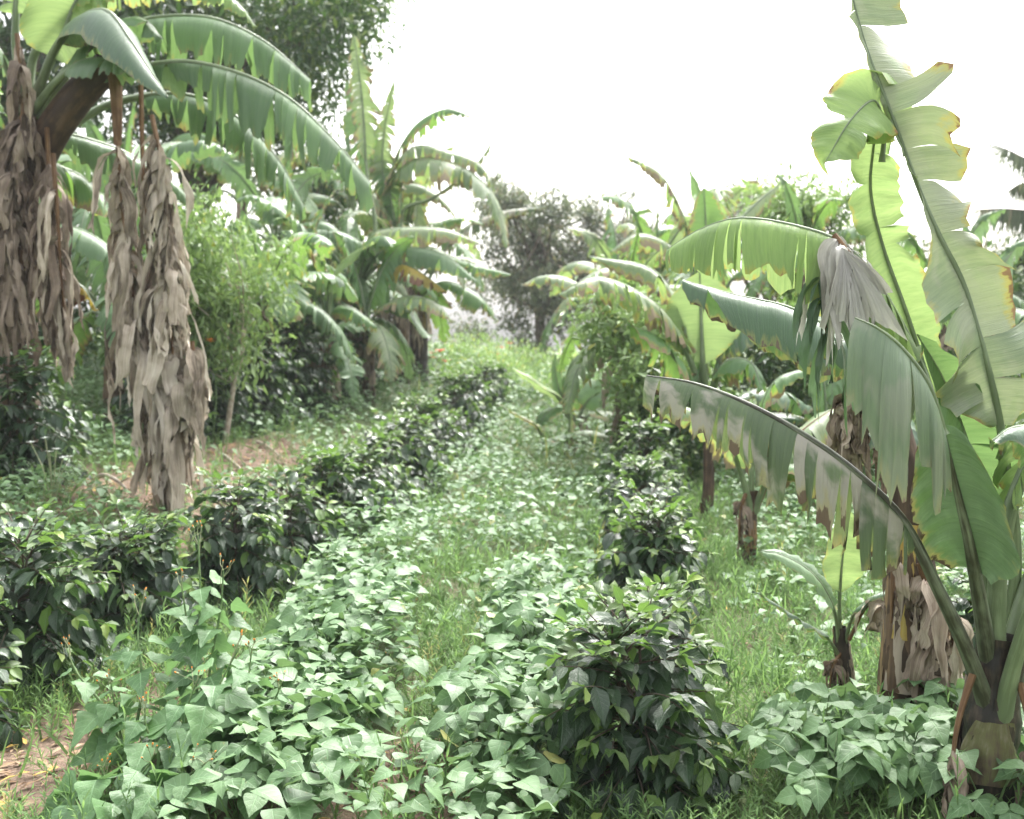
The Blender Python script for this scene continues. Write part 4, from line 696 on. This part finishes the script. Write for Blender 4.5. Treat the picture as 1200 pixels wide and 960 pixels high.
def shrub(name, b, blobs, n, size, mat, label, cat, group=None, trunkpts=None, tr=.03, tpl=T_small, seed=0, down=.3, barkmat='wood', limbs=5, shell=.5):
    rs = np.random.RandomState(seed+300); b = np.asarray(b, float); root = thing(name, b, label, cat, group)
    bl_ = [(np.asarray(c)-b, V(*r)) for c, r in blobs]
    p, R, sc, rn = blobs_leaves(bl_, n, size, rs, shell, down); mb = MB(); mass(mb, tpl, p, R, sc, rn); mb.build('crown' if cat == 'tree' else 'foliage', M[mat], root, kind='stuff')
    mb = MB(); tp = [b*0]+([np.asarray(q)-b for q in trunkpts] if trunkpts else [np.mean([c for c, r in bl_], 0)])
    q, L = curve(tp, 12) if len(tp) > 1 else (tp, 0); mb.tube(q-[0, 0, .05], np.linspace(tr, tr*.45, 12), 8); mb.build('trunk' if cat == 'tree' else 'stem', M[barkmat], root)
    lb = MB()
    for c, r in bl_[:max(limbs, 1)*4]:
        s_ = q[rs.randint(4, 12)]; e = c+V(*(rs.randn(3)*.15))*r; e2, _ = curve([s_, (s_+e)/2+rs.randn(3)*.08*np.linalg.norm(e-s_), e], 7); lb.tube(e2, np.linspace(tr*.4, tr*.1, 7), 5)
    lb.build('limbs', M[barkmat], root, kind='stuff'); return root
def blobset(px0, py0, px1, py1, Y, n, r, seed=0, dy=1.0):
    rs = np.random.RandomState(seed); out = []
    for i in range(n): out.append((P(px0+(px1-px0)*rs.rand(), py0+(py1-py0)*rs.rand(), Y+rs.randn()*dy), (r*(.7+.6*rs.rand()), r*(.7+.6*rs.rand()), r*(.5+.5*rs.rand()))))
    return out
# light green shrub tree left of centre
sb = G(P(262, 480, 12.6)[0], 12.6)
shrub('leafy_shrub', sb, blobset(215, 240, 250, 420, 12.8, 8, .38, 1, .4)+blobset(235, 270, 320, 420, 12.8, 10, .3, 2, .3)+blobset(190, 330, 240, 400, 12.6, 4, .3, 3, .3)+[(P(320, 310, 12.6), (.25, .25, .35)), (P(232, 255, 12.6), (.25, .25, .4))], 6500, .10, 'shrub', 'tall light green shrub with drooping leaves right of the dead leaf column', 'shrub', trunkpts=[P(275, 440, 12.6), P(285, 400, 12.7), P(280, 330, 12.8)], tr=.035, seed=1, down=.9, barkmat='bare')
shrub('leafy_shrub', G(-3.9, 14.6), blobset(150, 240, 240, 420, 14.8, 9, .5, 5, .6), 4200, .12, 'tree', 'dark green undergrowth shrub seen between the dead curtain and the light shrub', 'shrub', seed=2)
# big dark tree behind, top left
shrub('tree', G(-7.4, 25), blobset(170, -60, 415, 60, 25, 15, 1.3, 11, 1.5)+blobset(150, 20, 360, 150, 25.5, 12, 1.2, 12, 1.5)+blobset(200, 130, 370, 230, 25.5, 8, .9, 16, 1.2), 26000, .18, 'tree', 'big dark leafy tree filling the sky behind the top left bananas', 'tree', 'trees behind the field', trunkpts=[G(-7.0, 25, 2.5), P(230, 150, 25), P(260, 50, 25)], tr=.32, seed=3, limbs=9)
shrub('tree', G(-13, 24), blobset(-120, -80, 150, 140, 24, 16, 1.5, 13, 1.5), 14000, .22, 'tree', 'dark tree behind the banana leaves in the top left corner', 'tree', 'trees behind the field', trunkpts=[G(-12.5, 24, 3), P(0, 100, 24)], tr=.3, seed=4, limbs=6)
shrub('tree', G(-9, 19), blobset(-40, 180, 130, 420, 19, 14, 1.0, 14, 1.2), 12000, .17, 'tree', 'low bushy dark tree at the left edge behind the bank', 'tree', 'trees behind the field', seed=5, tr=.15)
shrub('tree', G(-5.2, 24.5), blobset(330, 200, 420, 400, 24.5, 10, .8, 15, 1), 8000, .16, 'tree', 'bushy tree behind the left side of the middle banana group', 'tree', 'trees behind the field', seed=6, tr=.12)
# grey-green trees in the gap
tb = G(.95, 36)
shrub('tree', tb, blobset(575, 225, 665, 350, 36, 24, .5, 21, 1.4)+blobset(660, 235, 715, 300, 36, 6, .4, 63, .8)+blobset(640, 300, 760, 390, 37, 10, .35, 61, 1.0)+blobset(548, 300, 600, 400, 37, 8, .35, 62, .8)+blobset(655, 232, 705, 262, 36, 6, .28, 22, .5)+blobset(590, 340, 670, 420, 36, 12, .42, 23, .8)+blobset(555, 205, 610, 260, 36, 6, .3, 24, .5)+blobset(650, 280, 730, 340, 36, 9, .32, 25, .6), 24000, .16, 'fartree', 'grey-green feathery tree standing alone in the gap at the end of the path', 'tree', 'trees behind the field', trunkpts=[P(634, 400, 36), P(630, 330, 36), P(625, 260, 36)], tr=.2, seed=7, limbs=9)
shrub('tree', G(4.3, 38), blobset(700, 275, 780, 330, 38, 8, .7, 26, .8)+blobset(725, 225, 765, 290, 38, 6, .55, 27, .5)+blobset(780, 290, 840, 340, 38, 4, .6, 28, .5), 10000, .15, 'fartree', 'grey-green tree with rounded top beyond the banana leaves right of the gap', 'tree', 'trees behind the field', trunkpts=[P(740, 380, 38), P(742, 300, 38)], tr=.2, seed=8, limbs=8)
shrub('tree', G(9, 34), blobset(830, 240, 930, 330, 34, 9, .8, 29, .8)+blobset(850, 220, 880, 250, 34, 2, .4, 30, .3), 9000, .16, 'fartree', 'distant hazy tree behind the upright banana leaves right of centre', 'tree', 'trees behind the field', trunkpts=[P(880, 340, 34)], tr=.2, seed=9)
shrub('tree', G(5.6, 17.5), blobset(905, 235, 1000, 330, 17.5, 11, .42, 31, .5), 5200, .12, 'shrub', 'leafy green tree behind the arching banana leaf, left of the tall twisted leaf', 'tree', 'trees behind the field', trunkpts=[P(955, 330, 17.5), P(955, 250, 17.5)], tr=.06, seed=10)
shrub('tree', G(8.4, 20), blobset(1090, 320, 1210, 430, 20, 12, .7, 32, .8), 6500, .15, 'tree', 'leafy bush tree at the right edge behind the nearest banana plant', 'tree', 'trees behind the field', seed=11, tr=.08)
shrub('tree', G(14, 34), blobset(1060, 300, 1260, 370, 34, 10, 1.0, 33, 1), 6500, .2, 'fartree', 'grey distant tree at the right edge under the palm fronds', 'tree', 'trees behind the field', seed=12, tr=.15)
# right background undergrowth
ub = [(740, 420, 800, 470, 12.5, 'shrub', 'leafy shrub behind the tip of the drooping torn leaf'), (880, 400, 960, 470, 14, 'tree', 'dark shrub under the grey waxy leaf in the right background'), (950, 380, 1040, 480, 14.5, 'shrub', 'leafy shrub behind the crumpled brown leaves'), (1080, 430, 1220, 540, 14, 'tree', 'dark shrub between the stalks of the nearest banana plant'), (1000, 500, 1080, 560, 13, 'shrub', 'low green shrub behind the dying trunk'), (690, 360, 790, 420, 13, 'shrub', 'loose shrub under the pale frayed leaf beside the gap'), (760, 470, 860, 530, 12.5, 'tree', 'dark low shrub at the end of the central row')]
for i, (x0, y0, x1, y1, Yd, mt, lb) in enumerate(ub):
    c = P((x0+x1)/2, y1, Yd); shrub('leafy_shrub', G(c[0], Yd), blobset(x0, y0, x1, y1, Yd, 7, .36, 40+i, .4), 2600, .10, mt, lb, 'shrub', 'shrubs in the right background', seed=20+i, tr=.025)
# pale mounds at the end of the path
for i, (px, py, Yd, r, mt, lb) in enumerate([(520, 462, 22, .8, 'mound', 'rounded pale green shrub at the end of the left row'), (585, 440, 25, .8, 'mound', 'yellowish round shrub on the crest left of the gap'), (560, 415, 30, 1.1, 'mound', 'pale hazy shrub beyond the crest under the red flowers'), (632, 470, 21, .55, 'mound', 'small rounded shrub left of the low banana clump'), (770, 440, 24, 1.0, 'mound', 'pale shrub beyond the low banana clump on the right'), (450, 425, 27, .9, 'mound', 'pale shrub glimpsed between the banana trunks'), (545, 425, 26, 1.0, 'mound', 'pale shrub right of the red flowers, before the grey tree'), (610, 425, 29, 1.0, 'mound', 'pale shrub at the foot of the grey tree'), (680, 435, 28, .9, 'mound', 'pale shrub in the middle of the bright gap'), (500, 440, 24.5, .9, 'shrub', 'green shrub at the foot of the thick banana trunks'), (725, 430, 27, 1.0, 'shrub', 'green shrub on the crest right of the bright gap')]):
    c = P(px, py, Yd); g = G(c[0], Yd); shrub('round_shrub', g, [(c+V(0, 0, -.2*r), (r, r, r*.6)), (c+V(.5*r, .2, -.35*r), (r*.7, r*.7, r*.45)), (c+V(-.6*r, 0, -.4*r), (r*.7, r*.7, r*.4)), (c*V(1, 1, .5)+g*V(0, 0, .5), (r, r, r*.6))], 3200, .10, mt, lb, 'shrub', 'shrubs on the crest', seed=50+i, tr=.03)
rs = np.random.RandomState(41); mb = MB(); N = 16000; x = (rs.rand(N)-.5)*130; y = 62+rs.rand(N)*30; top = 4.6+1.2*np.sin(x*.35)+.8*np.sin(x*.91+1)+.5*np.sin(x*2.3)-1.2*ss(-5, 15, x)
z = gz(x, y)+top*(1-.75*rs.rand(N)**1.5); mass(mb, T_small, np.stack([x, y, z], 1), frames(nz(rs.randn(N, 3)), nz(UP+rs.randn(N, 3)*.5)), .5+.6*rs.rand(N), rs.rand(N))
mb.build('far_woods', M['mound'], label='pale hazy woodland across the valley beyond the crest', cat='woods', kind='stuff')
# shrub with red flowers
rb = G(P(516, 440, 23)[0], 23); sh = thing('flowering_shrub', rb, 'thin shrub with red flowers right of the banana trunks', 'shrub')
mb = MB(); fl = []
for px, py in ((516, 412), (510, 420), (522, 424), (506, 414)):
    mb.tube(curve([V(0, 0, 0), (P(px, py, 23)-rb)*V(.4, .4, .5)+V(.05, 0, 0), P(px, py, 23)-rb], 8)[0], np.linspace(.012, .006, 8), 5); fl.append(P(px, py, 23)-rb)
mb.build('stem', M['wood'], sh)
def flower(parent, c, r, mat, nm='flower', petals=7, seed=0):
    rs = np.random.RandomState(seed); mb = MB(); k = petals; az = np.arange(k)/k*6.28+rs.rand(k)*.3; d = np.stack([np.cos(az), np.sin(az), .35+rs.rand(k)*.3], 1)
    mass(mb, leaf_tpl(4, 3, [(0, .06), (.5, .26), (1, .05)], .2, .1), np.tile(c, (k, 1)), frames(d, np.tile(UP, (k, 1))), np.full(k, r), rs.rand(k)); return mb.build(nm, M[mat], parent)
for i, c in enumerate(fl): flower(sh, c, .14, 'red', seed=i)
rb2 = G(P(592, 430, 27)[0], 27); sh2 = thing('flowering_shrub', rb2, 'faint red flowered shrub beyond the crest beside the gap', 'shrub')
mb = MB(); fl = [P(a, b, 27)-rb2 for a, b in ((588, 408), (598, 403), (582, 416))]
for c in fl: mb.tube(curve([V(0, 0, 0), c*V(.4, .4, .5), c], 8)[0], np.linspace(.012, .006, 8), 5)
mb.build('stem', M['wood'], sh2)
for i, c in enumerate(fl): flower(sh2, c, .12, 'red', seed=9+i)
# palm at the right edge
pb = G(10.6, 20.5); pt = thing('palm_tree', pb, 'palm with feathery drooping fronds at the right edge against the sky', 'palm')
ptop = P(1250, 260, 20.5); mb = MB(); mb.tube(curve([V(0, 0, -.1), (ptop-pb)*.5+V(.1, 0, 0), ptop-pb], 14)[0], np.linspace(.16, .11, 14), 10, ridge=.04); mb.build('trunk', M['wood'], pt)
def frond(root, org, pts, L=.55, n=46, seed=0):
    rs = np.random.RandomState(seed); p, ln = curve(pts, 30); p = p-org; T = nz(np.gradient(p, axis=0)); mb = MB(); ps = []; ds = []
    for i in range(n):
        t = .15+.85*i/n; k = t*29; a = int(min(28, k)); c = p[a]*(1-(k-a))+p[a+1]*(k-a); sd_ = nz(np.cross(T[a], UP))
        for sg in (-1, 1): ps.append(c); ds.append(nz(sd_*sg*.7+T[a]*.4+V(0, 0, -1.1-.4*rs.rand())))
    ps = np.array(ps); ds = np.array(ds); m = len(ps); sz = L*np.sin(np.linspace(.25, 1, n)*pi)**.5; mass(mb, leaf_tpl(5, 3, [(0, .03), (.3, .05), (1, .006)], .2, .3), ps, frames(ds, np.tile(V(0, -.2, 1), (m, 1))+rs.randn(m, 3)*.2), np.repeat(np.maximum(sz, .1), 2), rs.rand(m))
    lf = mb.build('frond', M['fartree'], root); r = MB(); r.tube(p, np.linspace(.02, .006, 30), 5); r.build('midrib', M['wood'], lf)
for i, pts in enumerate([[(1250, 255), (1225, 205), (1190, 180), (1152, 165)], [(1250, 260), (1220, 250), (1180, 245), (1138, 246)], [(1250, 250), (1240, 200), (1225, 160), (1200, 130)], [(1250, 260), (1220, 275), (1195, 300), (1180, 330)], [(1250, 255), (1290, 200), (1330, 220)], [(1250, 255), (1225, 225), (1200, 215), (1180, 225)]]):
    frond(pt, pb, [P(a, b, 20.5+i*.15-.4) for a, b in pts], seed=i)
# ---------------------------------------------------------------- bean plants near the camera (each leaf its own piece)
def trifoliate(seed):
    rs = np.random.RandomState(seed); mb = MB()
    for k, az in enumerate((0, 1.75, -1.75)):
        d = V(sin(az), cos(az), -.15-.25*rs.rand()); pos = V(0, .22, 0) if k == 0 else V(sin(az)*.02, .02, 0)
        v, f, u = T_bean_hi[rs.randint(3)]; R = frames(d[None], nz(UP+rs.randn(3)*.2)[None])
        mass(mb, (v, f, u), pos[None], R, np.array([1.0*(1 if k == 0 else .9)]), np.array([rs.rand()*.2]))
    mb.tube(np.array([[0, 0, 0], [0, .12, .01], [0, .22, 0]]), [.012, .01, .008], 4)
    return mb.mesh('bean_leaf', M['bean'])
ME_bean = [trifoliate(i) for i in range(5)]
def bean_plant(x, y, H, label, group, n=14, seed=0, spread=.3, size=.105):
    rs = np.random.RandomState(seed+500); b = G(x, y); root = thing('bean_plant', b, label, 'bean plant', group); st = MB()
    for i in range(n):
        az = i*2.4+rs.rand(); r = spread*sqrt((i+.5)/n)*(.8+.4*rs.rand()); top = V(cos(az)*r, sin(az)*r, H*(.45+.55*rs.rand()*(1-.4*r/spread)))
        top[2] = max(top[2], .06)
        st.tube(curve([V(0, 0, 0), top*V(.5, .5, .75), top], 6)[0], np.linspace(.0035, .002, 6), 4)
        az2 = az+rs.randn()*.7; d = V(cos(az2), sin(az2), -.15+rs.randn()*.2); nn = nz(UP+rs.randn(3)*.3+V(0, -.1, 0)); place_leaf(ME_bean[rs.randint(5)], root, top, frames(d[None], nn[None])[0], size*(.75+.5*rs.rand()))
    st.build('stems', M['stalk'], root, kind='stuff'); return root
rs = np.random.RandomState(77); cnt = 0
zones = [(lambda y: stripA(y)-.2, lambda y: stripA(y)+.12, 3.5, 6.8, 26, 'bean plant in the strip left of the grassy path', 'bean plants beside the left coffee row'),
         (lambda y: rowR(y)-.60, lambda y: rowR(y)-.36, 3.7, 6.2, 13, 'bean plant in the strip beside the central coffee row', 'bean plants beside the central coffee row'),
         (lambda y: .72+.06*y, lambda y: 1.8+.1*y, 3.5, 4.4, 24, 'bean plant in the patch around the right banana trunks', 'bean plants at the bottom right')]
for a, b, y0, y1, n_, lb, gp in zones:
    for i in range(n_):
        y = y0+(y1-y0)*((i+rs.rand())/n_); x = a(y)+(b(y)-a(y))*rs.rand(); cnt += 1
        part_ = ' at the bottom edge' if y < 4.3 else ' halfway along it' if y < 5.4 else ' at its far end'
        bean_plant(x, y, .30+.08*rs.rand(), lb+part_, gp+part_, 15, cnt, .22, .095)
# ---------------------------------------------------------------- tall flowering weeds, bottom left
TOOTH = [(0, .03), (.05, .3), (.16, .5), (.22, .38), (.32, .4), (.42, .28), (.55, .26), (.65, .15), (.8, .12), (1, .01)]
ME_sow = [tplmesh(leaf_tpl(11, 5, TOOTH, b_, f_, w_, s_), 'weed_leaf', M['sow']) for b_, f_, w_, s_ in ((.15, .1, .02, 1), (.3, .15, .02, 2), (.2, .05, .03, 3))]
def bud_mesh():
    mb = MB(); mb.tube(np.array([[0, 0, 0], [0, 0, .3], [0, 0, .65], [0, 0, .75]]), [.12, .3, .2, .16], 8, m=0); mb.tube(np.array([[0, 0, .7], [0, 0, .95], [0, 0, 1.15], [0, 0, 1.2]]), [.15, .2, .14, .02], 8, m=1); return mb.mesh('flower_bud', [M['stalk_pale'], M['orange']])
ME_bud = bud_mesh()
def tall_weed(x, y, tips, label, seed, size=.125):
    rs = np.random.RandomState(seed+900); b = G(x, y); root = thing('tall_weed', b, label, 'weed', 'tall weeds with orange buds')
    for ti, tp in enumerate(tips):
        tp = np.asarray(tp)-b; c, L = curve([V(0, 0, 0), tp*V(.35, .35, .45)+rs.randn(3)*.03, tp*V(.8, .8, .78), tp], 24); mb = MB(); mb.tube(c, np.linspace(.008, .0028, 24), 6); mb.build('stem', M['stalk'], root)
        for i in range(int(L/.035)):
            t = .1+.78*(i+.5)/(L/.035); p = c[int(t*23)]; az = i*2.1+rs.rand(); sz = size*(1.15-.75*t)*(.8+.4*rs.rand())
            pe = p+V(cos(az), sin(az), .5)*sz*.5; q = MB(); st_ = curve([p, (p+pe)/2+V(0, 0, .01), pe], 5)[0]
            d = V(cos(az), sin(az), -.35+rs.randn()*.25); R = frames(d[None], nz(UP+rs.randn(3)*.35)[None])[0]; lf = place_leaf(ME_sow[rs.randint(3)], root, pe, R, sz*1.25)
        sm = MB()
        for i in range(5):
            e = c[-1]+V(rs.randn()*.02, rs.randn()*.028, .01+.035*rs.rand()); s0_ = c[20+rs.randint(4)]; sm.tube(curve([s0_, (s0_+e)/2+rs.randn(3)*.006, e], 5)[0], .0012, 4)
            R = frames(nz(V(rs.randn()*.5, 1, rs.randn()*.5))[None], UP[None])[0]; d = nz(e-s0_+rs.randn(3)*.01); R = frames(nz(np.cross(d, V(1, 0, 0)))[None], d[None])[0]
            place_leaf(ME_bud, root, e, R, .011+.005*rs.rand(), 'flower_bud')
        sm.build('flower_stalks', M['stalk_pale'], root, kind='stuff')
tall_weed(-1.16, 4.25, [P(262, 668, 4.3), P(232, 628, 4.35), P(212, 680, 4.25)], 'tallest orange-budded weed at the bottom left, before the dark coffee row', 1)
tall_weed(-1.42, 4.1, [P(78, 760, 4.2), P(130, 800, 4.1), P(165, 705, 4.2)], 'weed leaning left with a bud cluster above the bare soil', 2)
tall_weed(-1.25, 3.85, [P(170, 830, 3.9), P(230, 800, 3.85), P(280, 760, 3.9)], 'broad-leaved weed low at the bottom left, in front of the tall ones', 3, .17)
tall_weed(-1.0, 4.05, [P(295, 760, 4.1), P(330, 800, 4.0)], 'bushy weed where the weeds meet the bean strip', 4, .14)
tall_weed(-1.32, 3.6, [P(120, 900, 3.6), P(180, 885, 3.55), P(240, 895, 3.55)], 'lowest big-leaved weed cut by the bottom edge at the left', 5, .18)
# white-flowered weeds by the bank
wb = G(P(62, 580, 8.1)[0], 8.1); wf = thing('daisy_weed', wb, 'thin weed with five small white flowers before the bank bushes', 'weed'); mb = MB(); wfl = [P(a, b, 8.1)-wb for a, b in ((53, 514), (36, 519), (58, 530), (66, 527), (74, 537), (81, 536))]
for c in wfl: mb.tube(curve([V(0, 0, 0), c*V(.4, .4, .6), c], 8)[0], .004, 4)
mb.build('stems', M['stalk_pale'], wf, kind='stuff')
for i, c in enumerate(wfl): flower(wf, c, .035, 'white', petals=10, seed=i)
ob = G(P(247, 455, 12.2)[0], 12.2); of = thing('orange_flower', ob, 'single orange bloom on a stalk right of the dead leaf column', 'flower'); c = P(247, 401, 12.2)-ob; mb = MB(); mb.tube(curve([V(0, 0, 0), c*V(1, 1, .5)+V(.05, 0, 0), c], 10)[0], .006, 5); mb.build('stem', M['stalk'], of)
fo = flower(of, c, .075, 'orange', petals=6, seed=4); flower(of, c+V(0, -.02, .02), .07, 'orange', petals=5, seed=5)
# fallen branches on the bank
for i, (pts, lb) in enumerate([([(110, 548, 9.2), (122, 541, 9.1), (140, 546, 9.0), (158, 566, 8.9)], 'pale bent fallen branch on the red soil left of the dead leaf column'), ([(262, 508, 11.6), (280, 514, 11.3), (296, 522, 11.0)], 'straight pale stick on the red soil bank under the coffee bushes'), ([(300, 488, 12.6), (315, 492, 12.4), (330, 498, 12.2)], 'short stick at the foot of the bank bushes')]):
    q = np.array([P(*a) for a in pts]); q[:, 2] = gz(q[:, 0], q[:, 1])+.03; q[1:-1, 2] += .05*(i == 0); b = q[0].copy(); r = thing('fallen_branch', b, lb, 'branch'); mb = MB(); mb.tube(curve(q-b, 14)[0], np.linspace(.022, .008, 14), 6); mb.build('wood', M['bare'], r)
    mb = MB(); mid = curve(q-b, 14)[0][8]; mb.tube(np.array([mid, mid+V(.08, -.05, .04), mid+V(.14, -.08, .04)]), [.008, .006, .003], 5); mb.build('twig', M['bare'], r)
# ---------------------------------------------------------------- ground cover (countless)
rs = np.random.RandomState(99)
def pnoise(x, y, s, o=0):
    return .5+.25*np.sin(x*s+1.7*np.sin(y*s*.63+o)+o)+.25*np.sin(y*s*1.13+1.9*np.sin(x*s*.71+2*o)+1.3*o)
def pts_band(y0, y1, dens, marg=.6):
    W = .47*y1*2+marg*2; N = int(dens*W*(y1-y0)); y = y0+(y1-y0)*rs.rand(N); x = (rs.rand(N)-.5)*W; k = np.abs(x) < .47*y+marg; return x[k], y[k]
def bean_density(x, y):
    dl = x-rowL(y); dr = x-rowR(y)
    sa = np.abs(x-stripA(y)); a = ss(.42, .26, sa)                       # strip right of the left row
    b = ss(-.85, -.7, dr)*ss(-.2, -.35, dr)*ss(8, 6.5, y)                      # strip left of the central row
    c = ss(.5, .9, dr)*(.35+.65*pnoise(x, y, 2.1, 1))*ss(3.0, 4.6, y)            # right side
    c = c*(1-.8*ss(.5, .8, dr)*ss(1.9, 1.3, dr)*ss(8, 6, y))
    d = ss(-.35, -.6, dl)*ss(4.9, 6.0, y)*1.5                    # left terrace
    far = (.25+.75*ss(6, 9.5, y))*ss(.45, .6, dl)*(dr < -.3)*(.25+.75*ss(.3, .6, pnoise(x, y, 3.3, 2)))*ss(5, 7, y)
    mixn = .35+.65*ss(.22, .52, pnoise(x, y, 3.7, 9)*.6+pnoise(x, y, 8.3, 4)*.4); den = np.clip(np.maximum.reduce([a*ss(11, 8, y), b, c, d*(.5+.5*pnoise(x, y, 2.7, 5)), far]), 0, 1)*np.maximum(mixn, ss(.5, .3, np.abs(x-stripA(y)))*ss(8, 7, y))
    den = den*(1-.9*np.clip(bareness(x, y)*1.3, 0, 1)); den = den*np.where(y > 26, .8, 1)
    return den
def canopy(x, y): return (.10+.22*bean_density(x, y)*(.7+.5*pnoise(x, y, 5.1, 3)))
mbn = MB()
for y0, y1, dn, sc, tp in ((3.2, 5, 520, .85, T_bean_mid), (5, 7, 620, .75, T_bean_mid), (7, 9, 640, .7, T_bean_lo), (9, 13, 520, .74, T_bean_lo), (13, 20, 330, .85, T_bean_far), (20, 31, 150, 1.15, T_bean_far)):
    x, y = pts_band(y0, y1, dn); k = rs.rand(len(x)) < bean_density(x, y); x, y = x[k], y[k]; N = len(x)
    h = canopy(x, y)*(1.15-.85*rs.rand(N)**1.5); z = gz(x, y)+h
    az = rs.rand(N)*6.283; d = np.stack([np.cos(az), np.sin(az), -.1+rs.randn(N)*.28], 1); nn = nz(UP+rs.randn(N, 3)*.24)
    mass(mbn, tp, np.stack([x, y, z], 1), frames(d, nn), .10*sc*(.45+1.0*rs.rand(N)**1.3), rs.rand(N))
mbn.build('bean_foliage', M['bean'], label='carpet of pale green bean leaves covering the field between the coffee rows', cat='ground cover', kind='stuff')
print('bean quads', sum(len(f) for f in mbn.f))
# fine feathery weeds and grass
mw = MB()
v0, f0, u0 = T_small; spr = MB()
T_thin = leaf_tpl(3, 2, [(0, .05), (.4, .10), (1, .01)], .15, .0)
for i in range(15):
    t = i/15; az = i*2.4; mass(spr, T_thin, np.array([[0, 0, .1+.9*t]]), frames(V(cos(az), sin(az), .9)[None], UP[None]), np.array([.38*(1-.45*t)]), np.array([0.]))
spr.tube(np.array([[0, 0, 0], [0, 0, .5], [0, 0, 1.]]), [.012, .01, .006], 3)
spr_t = (np.concatenate(spr.v), np.concatenate(spr.f), np.concatenate(spr.u))
for y0, y1, dn, sc in ((3.2, 6, 560, .115), (6, 9, 430, .115), (9, 13, 220, .125), (13, 20, 80, .16), (20, 31, 28, .22)):
    x, y = pts_band(y0, y1, dn); g = np.clip((1.15-bean_density(x, y))*(1-.85*bareness(x, y)), .06, 1)*(.35+.65*pnoise(x, y, 4, 7)); k = rs.rand(len(x)) < g; x, y = x[k], y[k]; N = len(x)
    up = nz(UP+rs.randn(N, 3)*.28); R = np.stack([nz(np.cross(up, V(.3, 1, 0))), np.cross(up, nz(np.cross(up, V(.3, 1, 0)))), up], -1)
    a = rs.rand(N)*6.283; ca, sa = np.cos(a)[:, None], np.sin(a)[:, None]; X = R[:, :, 0]*ca+R[:, :, 1]*sa; Yv = np.cross(R[:, :, 2], X); R = np.stack([X, Yv, R[:, :, 2]], -1)
    mass(mw, spr_t, np.stack([x, y, gz(x, y)-.005], 1), R, sc*(.6+.9*rs.rand(N)), rs.rand(N))
for y0, y1, dn, sc in ((3.2, 6, 60, .26), (6, 9, 50, .28), (9, 15, 22, .32)):
    x, y = pts_band(y0, y1, dn); g = (1-.8*bareness(x, y))*ss(.35, .8, pnoise(x, y, 2.9, 11))*(1-.6*bean_density(x, y)); k = rs.rand(len(x)) < g; x, y = x[k], y[k]; N = len(x)
    up = nz(UP+rs.randn(N, 3)*.2); X = nz(np.cross(up, rs.randn(N, 3))); R = np.stack([X, np.cross(up, X), up], -1)
    mass(mw, spr_t, np.stack([x, y, gz(x, y)-.005], 1), R*np.array([.55, .55, 1.0]), sc*(.6+.8*rs.rand(N)), rs.rand(N))
mw.build('weeds', M['weed'], label='low feathery green weeds between the bean rows', cat='ground cover', kind='stuff')
print('weed quads', sum(len(f) for f in mw.f))
mg = MB()
for y0, y1, dn, sc in ((3.2, 7, 380, .15), (7, 13, 130, .22), (13, 26, 30, .34)):
    x, y = pts_band(y0, y1, dn); g = np.clip((1.1-bean_density(x, y)), .08, 1)*(.2+.8*pnoise(x, y, 3, 4))*(1-.75*bareness(x, y)); k = rs.rand(len(x)) < g; x, y = x[k], y[k]; N = len(x)
    d = nz(UP+rs.randn(N, 3)*.4); nn = nz(rs.randn(N, 3)); mass(mg, T_blade, np.stack([x, y, gz(x, y)-.005], 1), frames(d, nn), sc*(.5+rs.rand(N)), rs.rand(N))
mg.build('grass', M['weed'], label='thin grass blades growing along the path', cat='grass', kind='stuff')
print('grass quads', sum(len(f) for f in mg.f))
ml = MB(); x, y = pts_band(3.2, 14, 320); k = rs.rand(len(x)) < bareness(x, y)*.8+.04; x, y = x[k], y[k]; N = len(x); az = rs.rand(N)*6.28
mass(ml, T_small, np.stack([x, y, gz(x, y)+.012], 1), frames(np.stack([np.cos(az), np.sin(az), rs.randn(N)*.15], 1), nz(UP+rs.randn(N, 3)*.25)), .03+.06*rs.rand(N), rs.rand(N))
ml.build('leaf_litter', M['litter'], label='dry brown leaf litter on the bare red soil', cat='leaf litter', kind='stuff')
print('tris', sum(len(o.data.polygons)*2 for o in bpy.data.objects if o.type == 'MESH'), sum(len(m.polygons)*2 for m in bpy.data.meshes))
print('objects', len(bpy.data.objects))

hz = MB(); bx = np.array([[x, y, z] for z in (-12, 16) for y in (-60, 320) for x in (-300, 300)], float)
hz.add(bx, [[0, 2, 3, 1], [4, 5, 7, 6], [0, 1, 5, 4], [2, 6, 7, 3], [0, 4, 6, 2], [1, 3, 7, 5]])
hm = bpy.data.materials.new('haze_air'); hm.use_nodes = True; ht = hm.node_tree; ht.nodes.clear()
pv = ht.nodes.new('ShaderNodeVolumePrincipled'); pv.inputs['Density'].default_value = HAZE; pv.inputs['Color'].default_value = (.95, .97, 1, 1); ho = ht.nodes.new('ShaderNodeOutputMaterial'); ht.links.new(pv.outputs[0], ho.inputs['Volume'])
link('haze', hz.mesh('haze', hm), kind='stuff')
